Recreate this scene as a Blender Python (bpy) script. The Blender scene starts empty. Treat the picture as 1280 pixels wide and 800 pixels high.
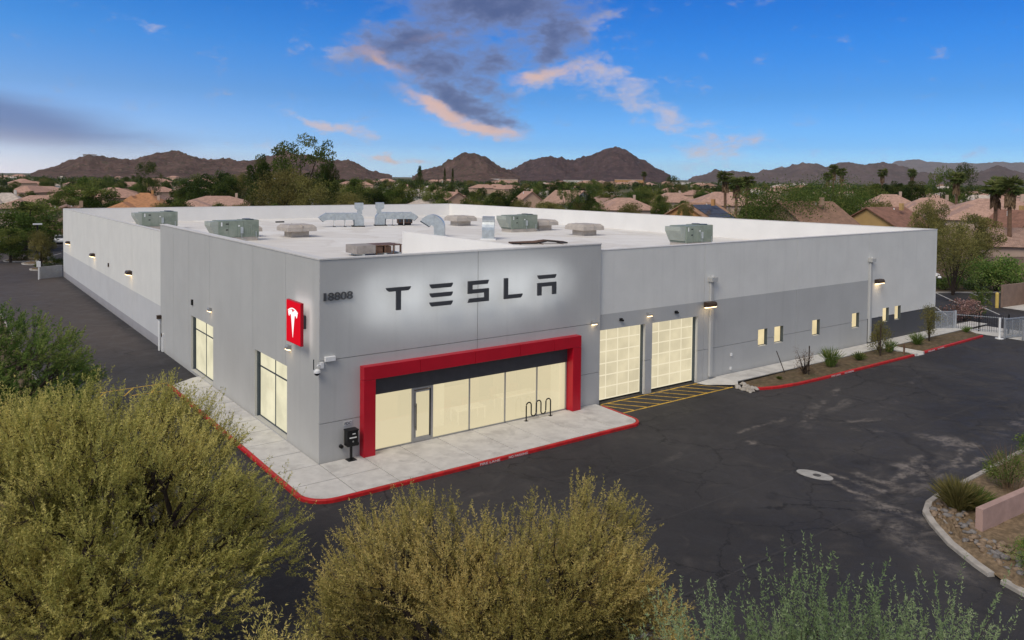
import bpy, bmesh, math, random
import numpy as np
from mathutils import Vector, Matrix
R_ = math.radians
S = bpy.context.scene
COL = S.collection
random.seed(7)

# ------------------------------------------------------------------ camera
CAM = Vector((-14.0247, -32.9103, 12.8))
YAW, PITCH, ROLL = 0.92963, 0.031345, 0.010686
cF = Vector((math.cos(YAW)*math.cos(PITCH), math.sin(YAW)*math.cos(PITCH), -math.sin(PITCH)))
cR = Vector((math.sin(YAW), -math.cos(YAW), 0))
cU = cR.cross(cF)
cX = cR*math.cos(ROLL) + cU*math.sin(ROLL)
cY = cU*math.cos(ROLL) - cR*math.sin(ROLL)
cd = bpy.data.cameras.new('camera')
cam = bpy.data.objects.new('camera', cd)
COL.objects.link(cam)
cam.matrix_world = Matrix(((cX.x, cY.x, -cF.x, CAM.x), (cX.y, cY.y, -cF.y, CAM.y),
                           (cX.z, cY.z, -cF.z, CAM.z), (0, 0, 0, 1)))
cd.lens = 27.827
cd.sensor_width = 36
cd.shift_y = -146.6/1280
cd.clip_start = 0.3
cd.clip_end = 80000
S.camera = cam
S.view_settings.view_transform = 'Standard'
S.view_settings.look = 'None'
S.view_settings.exposure = 0.0
S.view_settings.gamma = 1.0
S.cycles.max_bounces = 6
S.cycles.transparent_max_bounces = 8

# ------------------------------------------------------------------ sun and sky
SUN_EL = R_(46)
SUN_DIR = Vector((-0.90, -0.36, 0)).normalized()          # horizontal direction towards the sun
sd = Vector((SUN_DIR.x*math.cos(SUN_EL), SUN_DIR.y*math.cos(SUN_EL), math.sin(SUN_EL)))
sl = bpy.data.lights.new('sun', 'SUN')
sl.energy = 2.15
sl.angle = R_(30)
sl.color = (1.0, 0.90, 0.75)
so = bpy.data.objects.new('sun', sl)
COL.objects.link(so)
so.rotation_euler = sd.to_track_quat('Z', 'Y').to_euler()
so.location = (-40, 0, 60)

W = bpy.data.worlds.new('World')
S.world = W
W.use_nodes = True


class NT:
    """small helper for writing node trees"""
    def __init__(s, tree):
        s.t = tree
        s.n = tree.nodes
        s.l = tree.links

    def new(s, typ, **kw):
        nd = s.n.new(typ)
        for k, v in kw.items():
            setattr(nd, k, v)
        return nd

    def put(s, sock, v):
        if v is None:
            return
        if isinstance(v, bpy.types.NodeSocket):
            s.l.new(v, sock)
        else:
            if sock.type == 'RGBA' and len(v) == 3:
                v = (*v, 1)
            sock.default_value = v

    def m(s, op, a, b=None, c=None, clamp=False):
        nd = s.new('ShaderNodeMath', operation=op, use_clamp=clamp)
        for i, v in enumerate((a, b, c)):
            s.put(nd.inputs[i], v)
        return nd.outputs[0]

    def vm(s, op, a, b=None, out=0):
        nd = s.new('ShaderNodeVectorMath', operation=op)
        s.put(nd.inputs[0], a)
        s.put(nd.inputs[1], b)
        return nd.outputs[out]

    def mix(s, fac, a, b, mode='MIX'):
        nd = s.new('ShaderNodeMix', data_type='RGBA', blend_type=mode)
        s.put(nd.inputs[0], fac)
        s.put(nd.inputs[6], a)
        s.put(nd.inputs[7], b)
        return nd.outputs[2]

    def noise(s, vec, scale, detail=4, rough=.55, dist=0.0, out=0):
        nd = s.new('ShaderNodeTexNoise')
        s.put(nd.inputs['Vector'], vec)
        nd.inputs['Scale'].default_value = scale
        nd.inputs['Detail'].default_value = detail
        nd.inputs['Roughness'].default_value = rough
        nd.inputs['Distortion'].default_value = dist
        return nd.outputs[out]

    def ss(s, x, lo, hi, a=0.0, b=1.0):
        nd = s.new('ShaderNodeMapRange', interpolation_type='SMOOTHSTEP')
        s.put(nd.inputs[0], x)
        for i, v in enumerate((lo, hi, a, b)):
            nd.inputs[i+1].default_value = v
        return nd.outputs[0]

    def comb(s, x, y, z):
        nd = s.new('ShaderNodeCombineXYZ')
        for i, v in enumerate((x, y, z)):
            s.put(nd.inputs[i], v)
        return nd.outputs[0]


def build_world():
    q = NT(W.node_tree)
    q.n.clear()
    out = q.new('ShaderNodeOutputWorld')
    bg = q.new('ShaderNodeBackground')
    bg.inputs[1].default_value = 0.12
    sky = q.new('ShaderNodeTexSky', sky_type='NISHITA')
    sky.sun_disc = False
    sky.sun_elevation = SUN_EL
    sky.sun_rotation = math.atan2(SUN_DIR.x, SUN_DIR.y)
    sky.altitude = 400
    sky.air_density = 1.0
    sky.dust_density = 0.6
    sky.ozone_density = 2.2
    tc = q.new('ShaderNodeTexCoord')
    d = tc.outputs['Generated']
    sep = q.new('ShaderNodeSeparateXYZ')
    q.l.new(d, sep.inputs[0])
    z = sep.outputs[2]
    # deep clear-evening blue, deepening with height all round the horizon
    cr = q.new('ShaderNodeValToRGB')
    el0 = cr.color_ramp.elements
    stops = [(0.0, (3.5, 2.6, 3.0)), (.04, (1.45, 1.36, 1.88)), (.10, (.86, 1.01, 1.39)), (.162, (.44, .96, 1.47)), (.215, (.20, .84, 1.43)), (.6, (.12, .44, 1.0))]
    el0[0].position, el0[1].position = 0.0, .6
    for p_, c_ in stops[1:-1]:
        el0.new(p_)
    for e, (p_, c_) in zip(sorted(el0, key=lambda e: e.position), stops):
        e.color = (*[v/4 for v in c_], 1)
    q.l.new(z, cr.inputs[0])
    base = q.vm('MULTIPLY', q.vm('MULTIPLY', sky.outputs[0], cr.outputs[0]), (4, 4, 4))
    away = q.vm('DOT_PRODUCT', d, tuple(SUN_DIR), out=1)      # deeper blue away from the sun
    base = q.mix(1.0, base, q.comb(*[q.ss(away, -1.0, .35, f, 1.0) for f in (.18, .45, .66)]), 'MULTIPLY')
    fx = q.vm('DOT_PRODUCT', d, (math.cos(YAW), math.sin(YAW), 0), out=1)
    rx = q.vm('DOT_PRODUCT', d, (math.sin(YAW), -math.cos(YAW), 0), out=1)
    az = q.m('ARCTAN2', rx, fx)
    el = q.m('ARCSINE', z)

    def ell(az, el, a0, e0, ra, re, rot=0.0):
        u = q.m('SUBTRACT', az, a0)
        v = q.m('SUBTRACT', el, e0)
        c, s_ = math.cos(rot), math.sin(rot)
        uu = q.m('ADD', q.m('MULTIPLY', u, c/ra), q.m('MULTIPLY', v, s_/ra))
        vv = q.m('ADD', q.m('MULTIPLY', u, -s_/re), q.m('MULTIPLY', v, c/re))
        r2 = q.m('ADD', q.m('MULTIPLY', uu, uu), q.m('MULTIPLY', vv, vv))
        return q.m('EXPONENT', q.m('MULTIPLY', r2, -1.0)), vv

    def total(az, el, lst):
        acc = None
        for a0, e0, ra, re, rot, w in lst:
            e, _ = ell(az, el, a0, e0, ra, re, rot)
            e = q.m('MULTIPLY', e, w)
            acc = e if acc is None else q.m('MAXIMUM', acc, e)
        return acc

    # edges of the clouds are teased out by a turbulent offset
    wv = q.noise(q.comb(az, q.m('MULTIPLY', el, 1.8), .7), 13.0, 5, .62, 0.0, out=1)
    ws = q.new('ShaderNodeSeparateXYZ')
    q.l.new(wv, ws.inputs[0])
    az2 = q.m('ADD', az, q.m('MULTIPLY', q.m('SUBTRACT', ws.outputs[0], .5), .085))
    el2 = q.m('ADD', el, q.m('MULTIPLY', q.m('SUBTRACT', ws.outputs[1], .5), .050))
    # the heavy cloud (az, el, half widths, tilt, weight), its lit undersides, its pale tail and the small streaks
    dark = [(-.075, .150, .105, .045, .1, .80), (-.055, .118, .07, .03, -.3, .75), (-.13, .172, .090, .028, .32, 1.1), (-.02, .214, .125, .036, -.05, 1.15), (.05, .172, .045, .040, -.6, 1.1), (-.100, .138, .075, .030, -.2, .95),
            (-.030, .143, .050, .028, .2, .85), (-.07, .100, .080, .022, -.42, 1.15), (-.026, .076, .045, .014, -.1, .95)]
    glow = [(-.100, .086, .060, .0115, -.45, 1.0), (-.040, .062, .055, .0090, -.12, 1.0), (-.165, .146, .050, .0120, -.45, .50), (.035, .127, .060, .010, .12, .60),
            (-.10, .176, .05, .008, .2, .28)]
    tail = [(.06, .130, .070, .017, .15, .80), (.125, .120, .080, .020, -.20, .74), (.19, .082, .070, .022, -.5, .66), (-.205, .148, .05, .010, -.1, .60),
            (-.228, .062, .055, .0085, -.26, .95), (-.150, .022, .022, .006, -.1, .85), (-.118, .019, .009, .005, 0, .7), (.095, .19, .05, .02, .4, .5),
            (.262, .038, .065, .020, .1, .58), (-.30, .03, .03, .008, 0, .3), (.62, .06, .06, .02, .1, .40), (-.43, .165, .03, .006, -.3, .5)]
    p = q.comb(az, q.m('MULTIPLY', el, 1.9), 0.0)
    nn = q.m('SUBTRACT', q.noise(p, 24.0, 6, .66, .2), .5)
    raw = q.m('ADD', total(az2, el2, dark), q.m('MULTIPLY', nn, 1.5))
    dd = q.ss(raw, .08, 1.0)
    lit = q.m('MULTIPLY', q.ss(q.m('ADD', total(az2, el2, glow), q.m('MULTIPLY', nn, .6)), .10, .95), 1.0)
    dt = q.ss(q.m('ADD', total(az2, el2, tail), q.m('MULTIPLY', nn, 2.0)), .16, 1.05)
    # soft bank of low cloud at the left
    lb, lv = ell(az, el, -.62, .060, .21, .032, -.10)
    n3 = q.noise(q.comb(az, q.m('MULTIPLY', el, 6.0), 2.0), 5.0, 5, .5, .3)
    dl = q.ss(q.m('ADD', q.m('MULTIPLY', lb, 1.15), q.m('MULTIPLY', q.m('SUBTRACT', n3, .5), .9)), .12, .95)
    # denser pale cloud added out of view, to neutralise the blue skylight on walls
    pz = q.m('ADD', z, .15)
    gp = q.comb(q.m('DIVIDE', sep.outputs[0], pz), q.m('DIVIDE', sep.outputs[1], pz), 0.0)
    ng = q.noise(gp, 1.3, 7, .6, .3)
    dg = q.m('MULTIPLY', q.ss(ng, .36, .60), q.m('MAXIMUM', q.ss(q.m('ABSOLUTE', az), .75, 1.15), q.ss(el, .30, .6)))
    warm, pale, slate = (7.3, 4.4, 2.9), (5.4, 4.7, 5.0), (.72, 1.0, 2.15)
    mid = (2.0, 2.4, 4.0)
    dcol = q.mix(q.ss(raw, .3, 1.3), mid, slate)
    tcol = q.mix(q.ss(el, .02, .085), warm, pale)
    c = q.mix(q.m('MULTIPLY', dt, .78), base, tcol)
    c = q.mix(q.m('MULTIPLY', dd, .93), c, dcol)
    c = q.mix(q.m('MULTIPLY', lit, .76), c, warm)
    lcol = q.mix(q.ss(lv, -1.3, .1), (4.3, 4.0, 4.6), (1.05, 1.6, 3.4))
    c = q.mix(q.m('MULTIPLY', dl, .85), c, lcol)
    c = q.mix(q.m('MULTIPLY', dg, .9), c, (5.5, 5.1, 4.2))
    q.l.new(c, bg.inputs[0])
    q.l.new(bg.outputs[0], out.inputs[0])


build_world()

# ------------------------------------------------------------------ materials
MATS = {}


def material(name):
    m = bpy.data.materials.new(name)
    m.use_nodes = True
    q = NT(m.node_tree)
    q.n.clear()
    out = q.new('ShaderNodeOutputMaterial')
    MATS[name] = m
    return m, q, out


def pbr(name, col, rough=.7, metal=0.0, var=.12, scale=3.0, bump=0.0, bscale=40.0, spec=.3, col2=None, f2=None):
    m, q, out = material(name)
    b = q.new('ShaderNodeBsdfPrincipled')
    pos = q.new('ShaderNodeNewGeometry').outputs['Position']
    n = q.noise(pos, scale, 5, .6)
    lo = tuple(c*(1-var) for c in col)
    hi = tuple(min(1, c*(1+var)) for c in col)
    c = q.mix(q.ss(n, .3, .7), lo, hi)
    if col2:
        c = q.mix(q.ss(q.noise(pos, f2 or scale*.3, 5, .65, .4), .5, .68), c, col2)
    q.put(b.inputs['Base Color'], c)
    b.inputs['Roughness'].default_value = rough
    b.inputs['Metallic'].default_value = metal
    b.inputs['Specular IOR Level'].default_value = spec
    if bump:
        bp = q.new('ShaderNodeBump')
        bp.inputs['Strength'].default_value = bump
        bp.inputs['Distance'].default_value = .02
        q.put(bp.inputs['Height'], q.noise(pos, bscale, 3))
        q.l.new(bp.outputs[0], b.inputs['Normal'])
    q.l.new(b.outputs[0], out.inputs[0])
    return m


def emit(name, col, strength, see=0.0, gloss=0.0, uneven=0.0):
    m, q, out = material(name)
    e = q.new('ShaderNodeEmission')
    e.inputs[0].default_value = (*col, 1)
    e.inputs[1].default_value = strength
    if uneven:
        pos = q.new('ShaderNodeNewGeometry').outputs['Position']
        oi = q.new('ShaderNodeObjectInfo').outputs['Random']
        v = q.m('ADD', q.ss(q.noise(pos, .7, 3, .5), .3, .7, 1-uneven, 1+uneven*.6), q.m('MULTIPLY', oi, uneven*.35))
        q.put(e.inputs[1], q.m('MULTIPLY', v, strength))
    sh = e.outputs[0]
    if see:
        t = q.new('ShaderNodeBsdfTransparent')
        mx = q.new('ShaderNodeMixShader')
        mx.inputs[0].default_value = see
        q.l.new(sh, mx.inputs[1])
        q.l.new(t.outputs[0], mx.inputs[2])
        sh = mx.outputs[0]
    if gloss:
        g = q.new('ShaderNodeBsdfGlossy')
        g.inputs['Roughness'].default_value = .03
        mx = q.new('ShaderNodeMixShader')
        mx.inputs[0].default_value = gloss
        q.l.new(sh, mx.inputs[1])
        q.l.new(g.outputs[0], mx.inputs[2])
        sh = mx.outputs[0]
    q.l.new(sh, out.inputs[0])
    return m


def wall_paint(name, col, streak=.11):
    """painted tilt-up concrete: faint mottling, rain streaks, light sand texture"""
    m, q, out = material(name)
    b = q.new('ShaderNodeBsdfPrincipled')
    pos = q.new('ShaderNodeNewGeometry').outputs['Position']
    n = q.noise(pos, .45, 6, .6)
    st = q.noise(q.vm('MULTIPLY', pos, (2.2, 2.2, .10)), 1.0, 5, .65)
    c = q.mix(q.ss(n, .3, .7), tuple(x*.96 for x in col), tuple(x*1.03 for x in col))
    c = q.mix(q.m('MULTIPLY', q.ss(st, .50, .78), streak*2), c, tuple(x*.72 for x in col))
    fine = q.noise(pos, 9.0, 4, .7)
    c = q.mix(q.m('MULTIPLY', q.ss(fine, .45, .7), .10), c, tuple(x*.78 for x in col))
    sp = q.new('ShaderNodeSeparateXYZ')
    q.l.new(pos, sp.inputs[0])
    dirt = q.m('MULTIPLY', q.ss(q.m('ADD', sp.outputs[2], q.m('MULTIPLY', n, .5)), .62, .1), .22)
    c = q.mix(dirt, c, (.20, .17, .14))
    q.put(b.inputs['Base Color'], c)
    b.inputs['Roughness'].default_value = .8
    b.inputs['Specular IOR Level'].default_value = .25
    bp = q.new('ShaderNodeBump')
    bp.inputs['Strength'].default_value = .12
    bp.inputs['Distance'].default_value = .02
    q.put(bp.inputs['Height'], q.noise(pos, 14.0, 4, .7))
    q.l.new(bp.outputs[0], b.inputs['Normal'])
    q.l.new(b.outputs[0], out.inputs[0])
    return m


def leaf_mat(name, a, b_, c_, trans=.35):
    """a..c_: shades of the leaves themselves, picked per twig by the 'tint' attribute"""
    m, q, out = material(name)
    at = q.new('ShaderNodeAttribute', attribute_name='tint')
    oi = q.new('ShaderNodeObjectInfo')
    cr = q.new('ShaderNodeValToRGB')
    cr.color_ramp.elements[0].color = (*a, 1)
    cr.color_ramp.elements[1].color = (*c_, 1)
    e = cr.color_ramp.elements.new(.5)
    e.color = (*b_, 1)
    q.l.new(at.outputs['Fac'], cr.inputs[0])
    hs = q.new('ShaderNodeHueSaturation')
    q.put(hs.inputs['Hue'], q.m('ADD', .494, q.m('MULTIPLY', oi.outputs['Random'], .012)))
    q.put(hs.inputs['Value'], q.m('ADD', .84, q.m('MULTIPLY', oi.outputs['Random'], .32)))
    q.l.new(cr.outputs[0], hs.inputs['Color'])
    d = q.new('ShaderNodeBsdfDiffuse')
    t = q.new('ShaderNodeBsdfTranslucent')
    q.l.new(hs.outputs[0], d.inputs[0])
    q.l.new(hs.outputs[0], t.inputs[0])
    mx = q.new('ShaderNodeMixShader')
    mx.inputs[0].default_value = trans
    q.l.new(d.outputs[0], mx.inputs[1])
    q.l.new(t.outputs[0], mx.inputs[2])
    q.l.new(mx.outputs[0], out.inputs[0])
    return m


GREY = wall_paint('grey_wall_paint', (.485, .487, .47))
WHITE = wall_paint('white_wall_paint', (.74, .735, .69))
PALE = wall_paint('pale_grey_wall_paint', (.57, .575, .575))
MID = wall_paint('mid_grey_wall_paint', (.39, .395, .395))
SLATE = wall_paint('slate_base_paint', (.34, .335, .35))
CHAR = wall_paint('charcoal_wall_paint', (.085, .088, .098))
DEEP = pbr('dark_grey_panel', (.055, .056, .06), .5, 0, .08)


def membrane():
    """white roofing sheet: lapped seams, ponding rings, dust"""
    m, q, out = material('white_roof_membrane')
    b = q.new('ShaderNodeBsdfPrincipled')
    pos = q.new('ShaderNodeNewGeometry').outputs['Position']
    sp = q.new('ShaderNodeSeparateXYZ')
    q.l.new(pos, sp.inputs[0])
    n = q.noise(pos, .35, 6, .6)
    c = q.mix(q.ss(n, .3, .7), (.74, .715, .67), (.80, .78, .74))
    pond = q.noise(pos, .11, 4, .55, .6)
    ring = q.ss(q.m('ABSOLUTE', q.m('SUBTRACT', pond, .54)), .05, .0)
    c = q.mix(q.m('MULTIPLY', ring, .30), c, (.50, .44, .37))
    c = q.mix(q.m('MULTIPLY', q.ss(pond, .52, .62), .28), c, (.58, .53, .46))
    fr = q.m('ABSOLUTE', q.m('SUBTRACT', q.m('FRACT', q.m('DIVIDE', sp.outputs[1], 2.9)), .5))
    c = q.mix(q.m('MULTIPLY', q.ss(fr, .478, .49), .30), c, (.52, .49, .45))
    q.put(b.inputs['Base Color'], c)
    b.inputs['Roughness'].default_value = .75
    q.l.new(b.outputs[0], out.inputs[0])
    return m


MEMB = membrane()
PARA = pbr('white_parapet_membrane', (.79, .775, .745), .75, 0, .03, .4)
COPE = pbr('coping_metal', (.66, .64, .60), .55, 0, .05)
RED = pbr('red_cladding', (.45, .004, .018), .38, 0, .06, 1.2, spec=.4)
REDK = pbr('red_kerb_paint', (.50, .016, .018), .5, 0, .2, 2.5, .1, 30, col2=(.36, .028, .026), f2=1.2)
REDS = emit('lit_red_sign_face', (.80, .008, .022), .9)
WHS = emit('lit_white_emblem', (1, .97, .95), 1.1)
LET = pbr('charcoal_letter_metal', (.075, .078, .085), .45, .2, .05)
ALU = pbr('storefront_aluminium', (.42, .42, .41), .4, .55, .05)
DARKF = pbr('dark_window_frame', (.07, .09, .11), .45, .3, .05)
GALV = pbr('galvanised_duct', (.50, .54, .55), .38, .65, .12, 2.5)
BEIGE = pbr('beige_hood_paint', (.47, .42, .37), .55, .1, .10, 2)
GREEN = pbr('sage_unit_paint', (.235, .275, .225), .5, .1, .10, 1.6, col2=(.30, .33, .28))
GREENL = pbr('pale_sage_paint', (.36, .39, .345), .5, .1, .08, 1.6)
JOINT = pbr('dark_joint_grout', (.10, .095, .09), .95)  # dark base sheet that shows in the slab joints
BLACK = pbr('black_metal', (.012, .012, .013), .4, .2, .1)
BRONZE = pbr('bronze_lamp_housing', (.075, .05, .035), .45, .4, .1)
WHITEP = pbr('white_plastic', (.78, .78, .76), .45, 0, .04)
LAMP = emit('lamp_lens', (1.0, .72, .38), 5.0)
CREAM = emit('lit_store_glass', (.88, .77, .50), 1.06, .50, .06)
CREAM2 = emit('lit_side_glass', (.88, .82, .58), .95, 0, .07, .16)
DOORG = emit('lit_frosted_panel', (.82, .72, .49), .92, 0, .04, .13)
DOORF = emit('glowing_door_rib', (.93, .83, .60), .95)  # ribs given their own glow, standing in for light from behind the door
SMALLG = emit('lit_small_glass', (.93, .76, .44), .92, 0, .05, .16)
INTD = pbr('interior_accent_wall', (.20, .12, .08), .7, 0, .1)
INTW = pbr('interior_wall', (.56, .42, .29), .8, 0, .05)
INTF = pbr('interior_floor', (.40, .33, .25), .35, 0, .08)
CEILL = emit('ceiling_light_panel', (1, .88, .66), 2.2)
TABLE = pbr('white_laminate', (.82, .80, .74), .4, 0, .03)
CHAIRM = pbr('rust_seat_fabric', (.40, .16, .09), .8, 0, .1)
CONC = pbr('sidewalk_concrete', (.58, .565, .53), .85, 0, .09, 1.6, .15, 30, col2=(.45, .435, .41), f2=.7)
CONCK = pbr('old_kerb_concrete', (.40, .37, .33), .85, 0, .18, 2.0, .2, 25, col2=(.27, .24, .20), f2=.9)
SOIL = pbr('planter_soil', (.125, .09, .052), .95, 0, .35, 2.5, .4, 20, col2=(.085, .072, .034), f2=1.1)
GRAVEL = pbr('tan_gravel', (.21, .15, .09), .95, 0, .35, 5.0, .5, 26, col2=(.13, .095, .055), f2=1.3)
YEL = pbr('yellow_line_paint', (.55, .34, .045), .7, 0, .3, 3.0, col2=(.25, .17, .06), f2=2.0)
WLINE = pbr('white_line_paint', (.55, .54, .52), .7, 0, .2, 2.0)
PINKW = pbr('pink_stucco', (.41, .275, .235), .85, 0, .10, 2.0, .2, 20)
TANW = pbr('tan_block_wall', (.25, .175, .135), .9, 0, .12, 1.2, .2, 10)
BARK = pbr('dark_bark', (.045, .032, .024), .9, 0, .25, 6, .4, 20)
PALMB = pbr('palm_bark', (.16, .095, .06), .9, 0, .25, 3, .4, 10)
GALVF = pbr('grey_fence_steel', (.42, .44, .46), .45, .5, .06)
CMU = pbr('grey_block', (.34, .34, .34), .9, 0, .1, 2)
YELP = pbr('yellow_steel', (.62, .45, .12), .5, 0, .08)
BROWNM = pbr('rusty_coil', (.17, .10, .07), .6, .3, .25, 3)
STONE1 = pbr('grey_stone', (.19, .175, .165), .8, 0, .3, 5, .3, 30)
STONE2 = pbr('tan_stone', (.24, .175, .12), .8, 0, .3, 5, .3, 30)
TUB = pbr('solar_glass', (.06, .07, .09), .25, .2, .1)
CARW = pbr('white_car_paint', (.75, .76, .78), .25, .1, .02)
CARS = pbr('silver_car_paint', (.42, .44, .47), .28, .5, .03)
CARG = pbr('car_glass', (.02, .025, .03), .1, 0, .05, spec=.6)
RUB = pbr('rubber', (.02, .02, .02), .8, 0, .1)

L_OLIVE = leaf_mat('olive_leaf', (.22, .22, .06), (.46, .425, .125), (.70, .595, .205))
L_GOLD = leaf_mat('golden_olive_leaf', (.25, .235, .065), (.54, .475, .145), (.82, .66, .24))
L_GREEN = leaf_mat('green_leaf', (.065, .125, .028), (.145, .22, .055), (.30, .34, .095))
L_FRESH = leaf_mat('grey_green_leaf', (.155, .225, .10), (.26, .35, .16), (.39, .47, .24))
L_DARK = leaf_mat('dark_leaf', (.028, .048, .014), (.060, .088, .024), (.125, .14, .040))
L_MID = leaf_mat('mid_leaf', (.050, .088, .022), (.105, .150, .038), (.20, .215, .060))
L_SAGE = leaf_mat('sage_leaf', (.11, .115, .040), (.20, .185, .062), (.31, .27, .095))
L_PALM = leaf_mat('palm_frond', (.055, .085, .025), (.11, .14, .042), (.19, .20, .07), .3)
L_DRY = leaf_mat('dry_leaf', (.13, .085, .05), (.21, .14, .085), (.28, .20, .13), .2)
L_PINK = leaf_mat('pink_blossom', (.10, .08, .05), (.30, .17, .15), (.45, .30, .27), .2)

HW = {k: pbr('stucco_'+k, c, .9, 0, .06, .5) for k, c in dict(
    yellow=(.47, .31, .13), tan=(.40, .28, .19), pink=(.50, .38, .30), pink2=(.46, .34, .27), orange=(.48, .25, .10),
    grey=(.40, .39, .38), peach=(.55, .37, .26), white=(.62, .58, .52)).items()}


def roof_tile(name, col):
    m, q, out = material(name)
    b = q.new('ShaderNodeBsdfPrincipled')
    tc = q.new('ShaderNodeTexCoord').outputs['Object']
    pos = q.new('ShaderNodeNewGeometry').outputs['Position']
    w = q.new('ShaderNodeTexWave', wave_type='BANDS', bands_direction='X')
    w.inputs['Scale'].default_value = 1.0
    w.inputs['Distortion'].default_value = .6
    q.l.new(tc, w.inputs['Vector'])
    n = q.noise(pos, 1.2, 5, .7)
    c = q.mix(q.ss(n, .3, .7), tuple(x*.75 for x in col), tuple(min(1, x*1.18) for x in col))
    q.put(b.inputs['Base Color'], c)
    b.inputs['Roughness'].default_value = .85
    bp = q.new('ShaderNodeBump')
    bp.inputs['Strength'].default_value = .6
    bp.inputs['Distance'].default_value = .1
    q.l.new(w.outputs['Fac'], bp.inputs['Height'])
    q.l.new(bp.outputs[0], b.inputs['Normal'])
    q.l.new(b.outputs[0], out.inputs[0])
    return m


RF = {k: roof_tile('roof_tile_'+k, c) for k, c in dict(
    yellow=(.25, .125, .085), tan=(.27, .16, .105), pink=(.46, .285, .215), pink2=(.36, .23, .175), orange=(.40, .23, .14),
    grey=(.40, .25, .18), peach=(.46, .27, .20), white=(.55, .47, .40)).items()}
RF['orange_tile'] = roof_tile('roof_tile_clay', (.46, .22, .10))


def asphalt_mat():
    m, q, out = material('asphalt')
    b = q.new('ShaderNodeBsdfPrincipled')
    pos = q.new('ShaderNodeNewGeometry').outputs['Position']
    big = q.noise(pos, .10, 6, .62, .5)
    med = q.noise(pos, .7, 6, .65, .8)
    fin = q.noise(pos, 22.0, 3, .7)
    c = q.mix(q.ss(big, .35, .68), (.024, .023, .025), (.046, .043, .043))
    c = q.mix(q.m('MULTIPLY', q.ss(med, .5, .75), .55), c, (.075, .068, .064))
    c = q.mix(q.m('MULTIPLY', q.ss(fin, .5, .8), .45), c, (.095, .09, .088))
    # browner, older surface down the west drive
    sp = q.new('ShaderNodeSeparateXYZ')
    q.l.new(pos, sp.inputs[0])
    drive = q.m('MULTIPLY', q.ss(q.m('ADD', sp.outputs[0], q.m('MULTIPLY', med, 1.5)), 1.0, -.6), q.ss(sp.outputs[1], 20, 36))
    c = q.mix(q.m('MULTIPLY', drive, .5), c, (.105, .082, .068))
    # pale dust and dried mud in elongated patches: x, y, rx, ry, turn, strength
    dust = [(18.7, -9.0, .55, .28, .2, 1.2), (24.5, -8.5, 4.0, .6, .5, .55), (27.5, -7.2, 2.0, .5, .3, .6), (31, -9.5, 4.0, .5, .1, .45),
            (31.0, -6.2, 1.3, .35, .5, .8), (19.3, .4, 1.6, .30, .1, .7), (22.5, .1, 1.6, .3, .1, .8), (26.6, -10.2, 3, .4, -.4, .6),
            (33.0, -15.4, 5, .8, .1, .5), (14.5, -8.0, 2.2, .35, .3, .4), (4.6, -6.6, 3.0, .4, .05, .35), (38, -7.5, 3, .5, .3, .4), (27, -14.6, 1.5, .9, .2, .7),
            (25.4, -11.2, 1.3, .45, -.9, .6), (20.8, -15.9, 4.6, 1.5, .12, .75), (15.6, -18.3, 2.4, 1.0, -1.0, .6)]
    seg = [(18.08, -13.58, 18.25, -14.94, .13, 1.1), (18.25, -14.94, 18.16, -16.05, .16, 1.1), (17.34, -13.96, 17.17, -15.55, .13, 1.1), (17.17, -15.55, 16.75, -16.64, .18, 1.1),
           (16.75, -16.64, 16.76, -17.8, .28, 1.1), (19.05, -14.4, 19.11, -15.75, .26, 1.0), (21.78, -14.9, 21.7, -15.95, .34, 1.0), (26.97, -13.7, 27.4, -15.5, .42, 1.15),
           (23.6, -16.35, 26.8, -15.5, .18, 1.1), (23.9, -16.67, 25.8, -16.74, .12, 1.1), (16.58, -16.2, 16.5, -18.4, .30, 1.0), (23.73, -14.82, 19.8, -15.7, .15, .8),
           (15.3, -17.2, 14.28, -19.15, .60, .5), (14.28, -19.15, 13.5, -21.3, .45, .5), (19.52, -7.74, 23.55, -7.57, .12, .8), (26.84, -8.4, 29.9, -7.6, .2, .6)]
    acc = None
    for x, y, rx, ry, a, s_ in dust:
        v = q.vm('SUBTRACT', pos, (x, y, -.15))
        ca, sa = math.cos(a), math.sin(a)
        u = q.vm('DOT_PRODUCT', v, (ca/rx, sa/rx, 0), out=1)
        w = q.vm('DOT_PRODUCT', v, (-sa/ry, ca/ry, 0), out=1)
        e = q.m('MULTIPLY', q.m('EXPONENT', q.m('MULTIPLY', q.m('ADD', q.m('MULTIPLY', u, u), q.m('MULTIPLY', w, w)), -1.0)), s_)
        acc = e if acc is None else q.m('MAXIMUM', acc, e)
    wob = q.vm('ADD', pos, q.vm('MULTIPLY', q.vm('SUBTRACT', q.noise(pos, .9, 4, .6, out=1), (.5, .5, .5)), (1.1, 1.1, 0)))

    def capsule(x0, y0, x1, y1, wd):
        ba = Vector((x1-x0, y1-y0, 0))
        pa = q.vm('MULTIPLY', q.vm('SUBTRACT', wob, (x0, y0, 0)), (1, 1, 0))
        h = q.m('MULTIPLY', q.vm('DOT_PRODUCT', pa, tuple(ba/ba.length_squared), out=1), 1.0, clamp=True)
        sc = q.new('ShaderNodeVectorMath', operation='SCALE')
        sc.inputs[0].default_value = ba
        q.put(sc.inputs['Scale'], h)
        dist = q.vm('LENGTH', q.vm('SUBTRACT', pa, sc.outputs[0]), out=1)
        return q.ss(dist, wd*1.9, wd*.1)
    sacc = None
    for x0, y0, x1, y1, wd, s_ in seg:
        e = q.m('MULTIPLY', capsule(x0, y0, x1, y1, wd), s_)
        sacc = e if sacc is None else q.m('MAXIMUM', sacc, e)
    dn = q.noise(q.vm('MULTIPLY', pos, (1.0, 1.5, 1)), 1.1, 8, .74, .5)
    dm = q.ss(q.m('MULTIPLY', acc, q.ss(dn, .36, .66)), .10, .85)
    c = q.mix(q.m('MULTIPLY', dm, .80), c, (.225, .195, .17))
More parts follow.
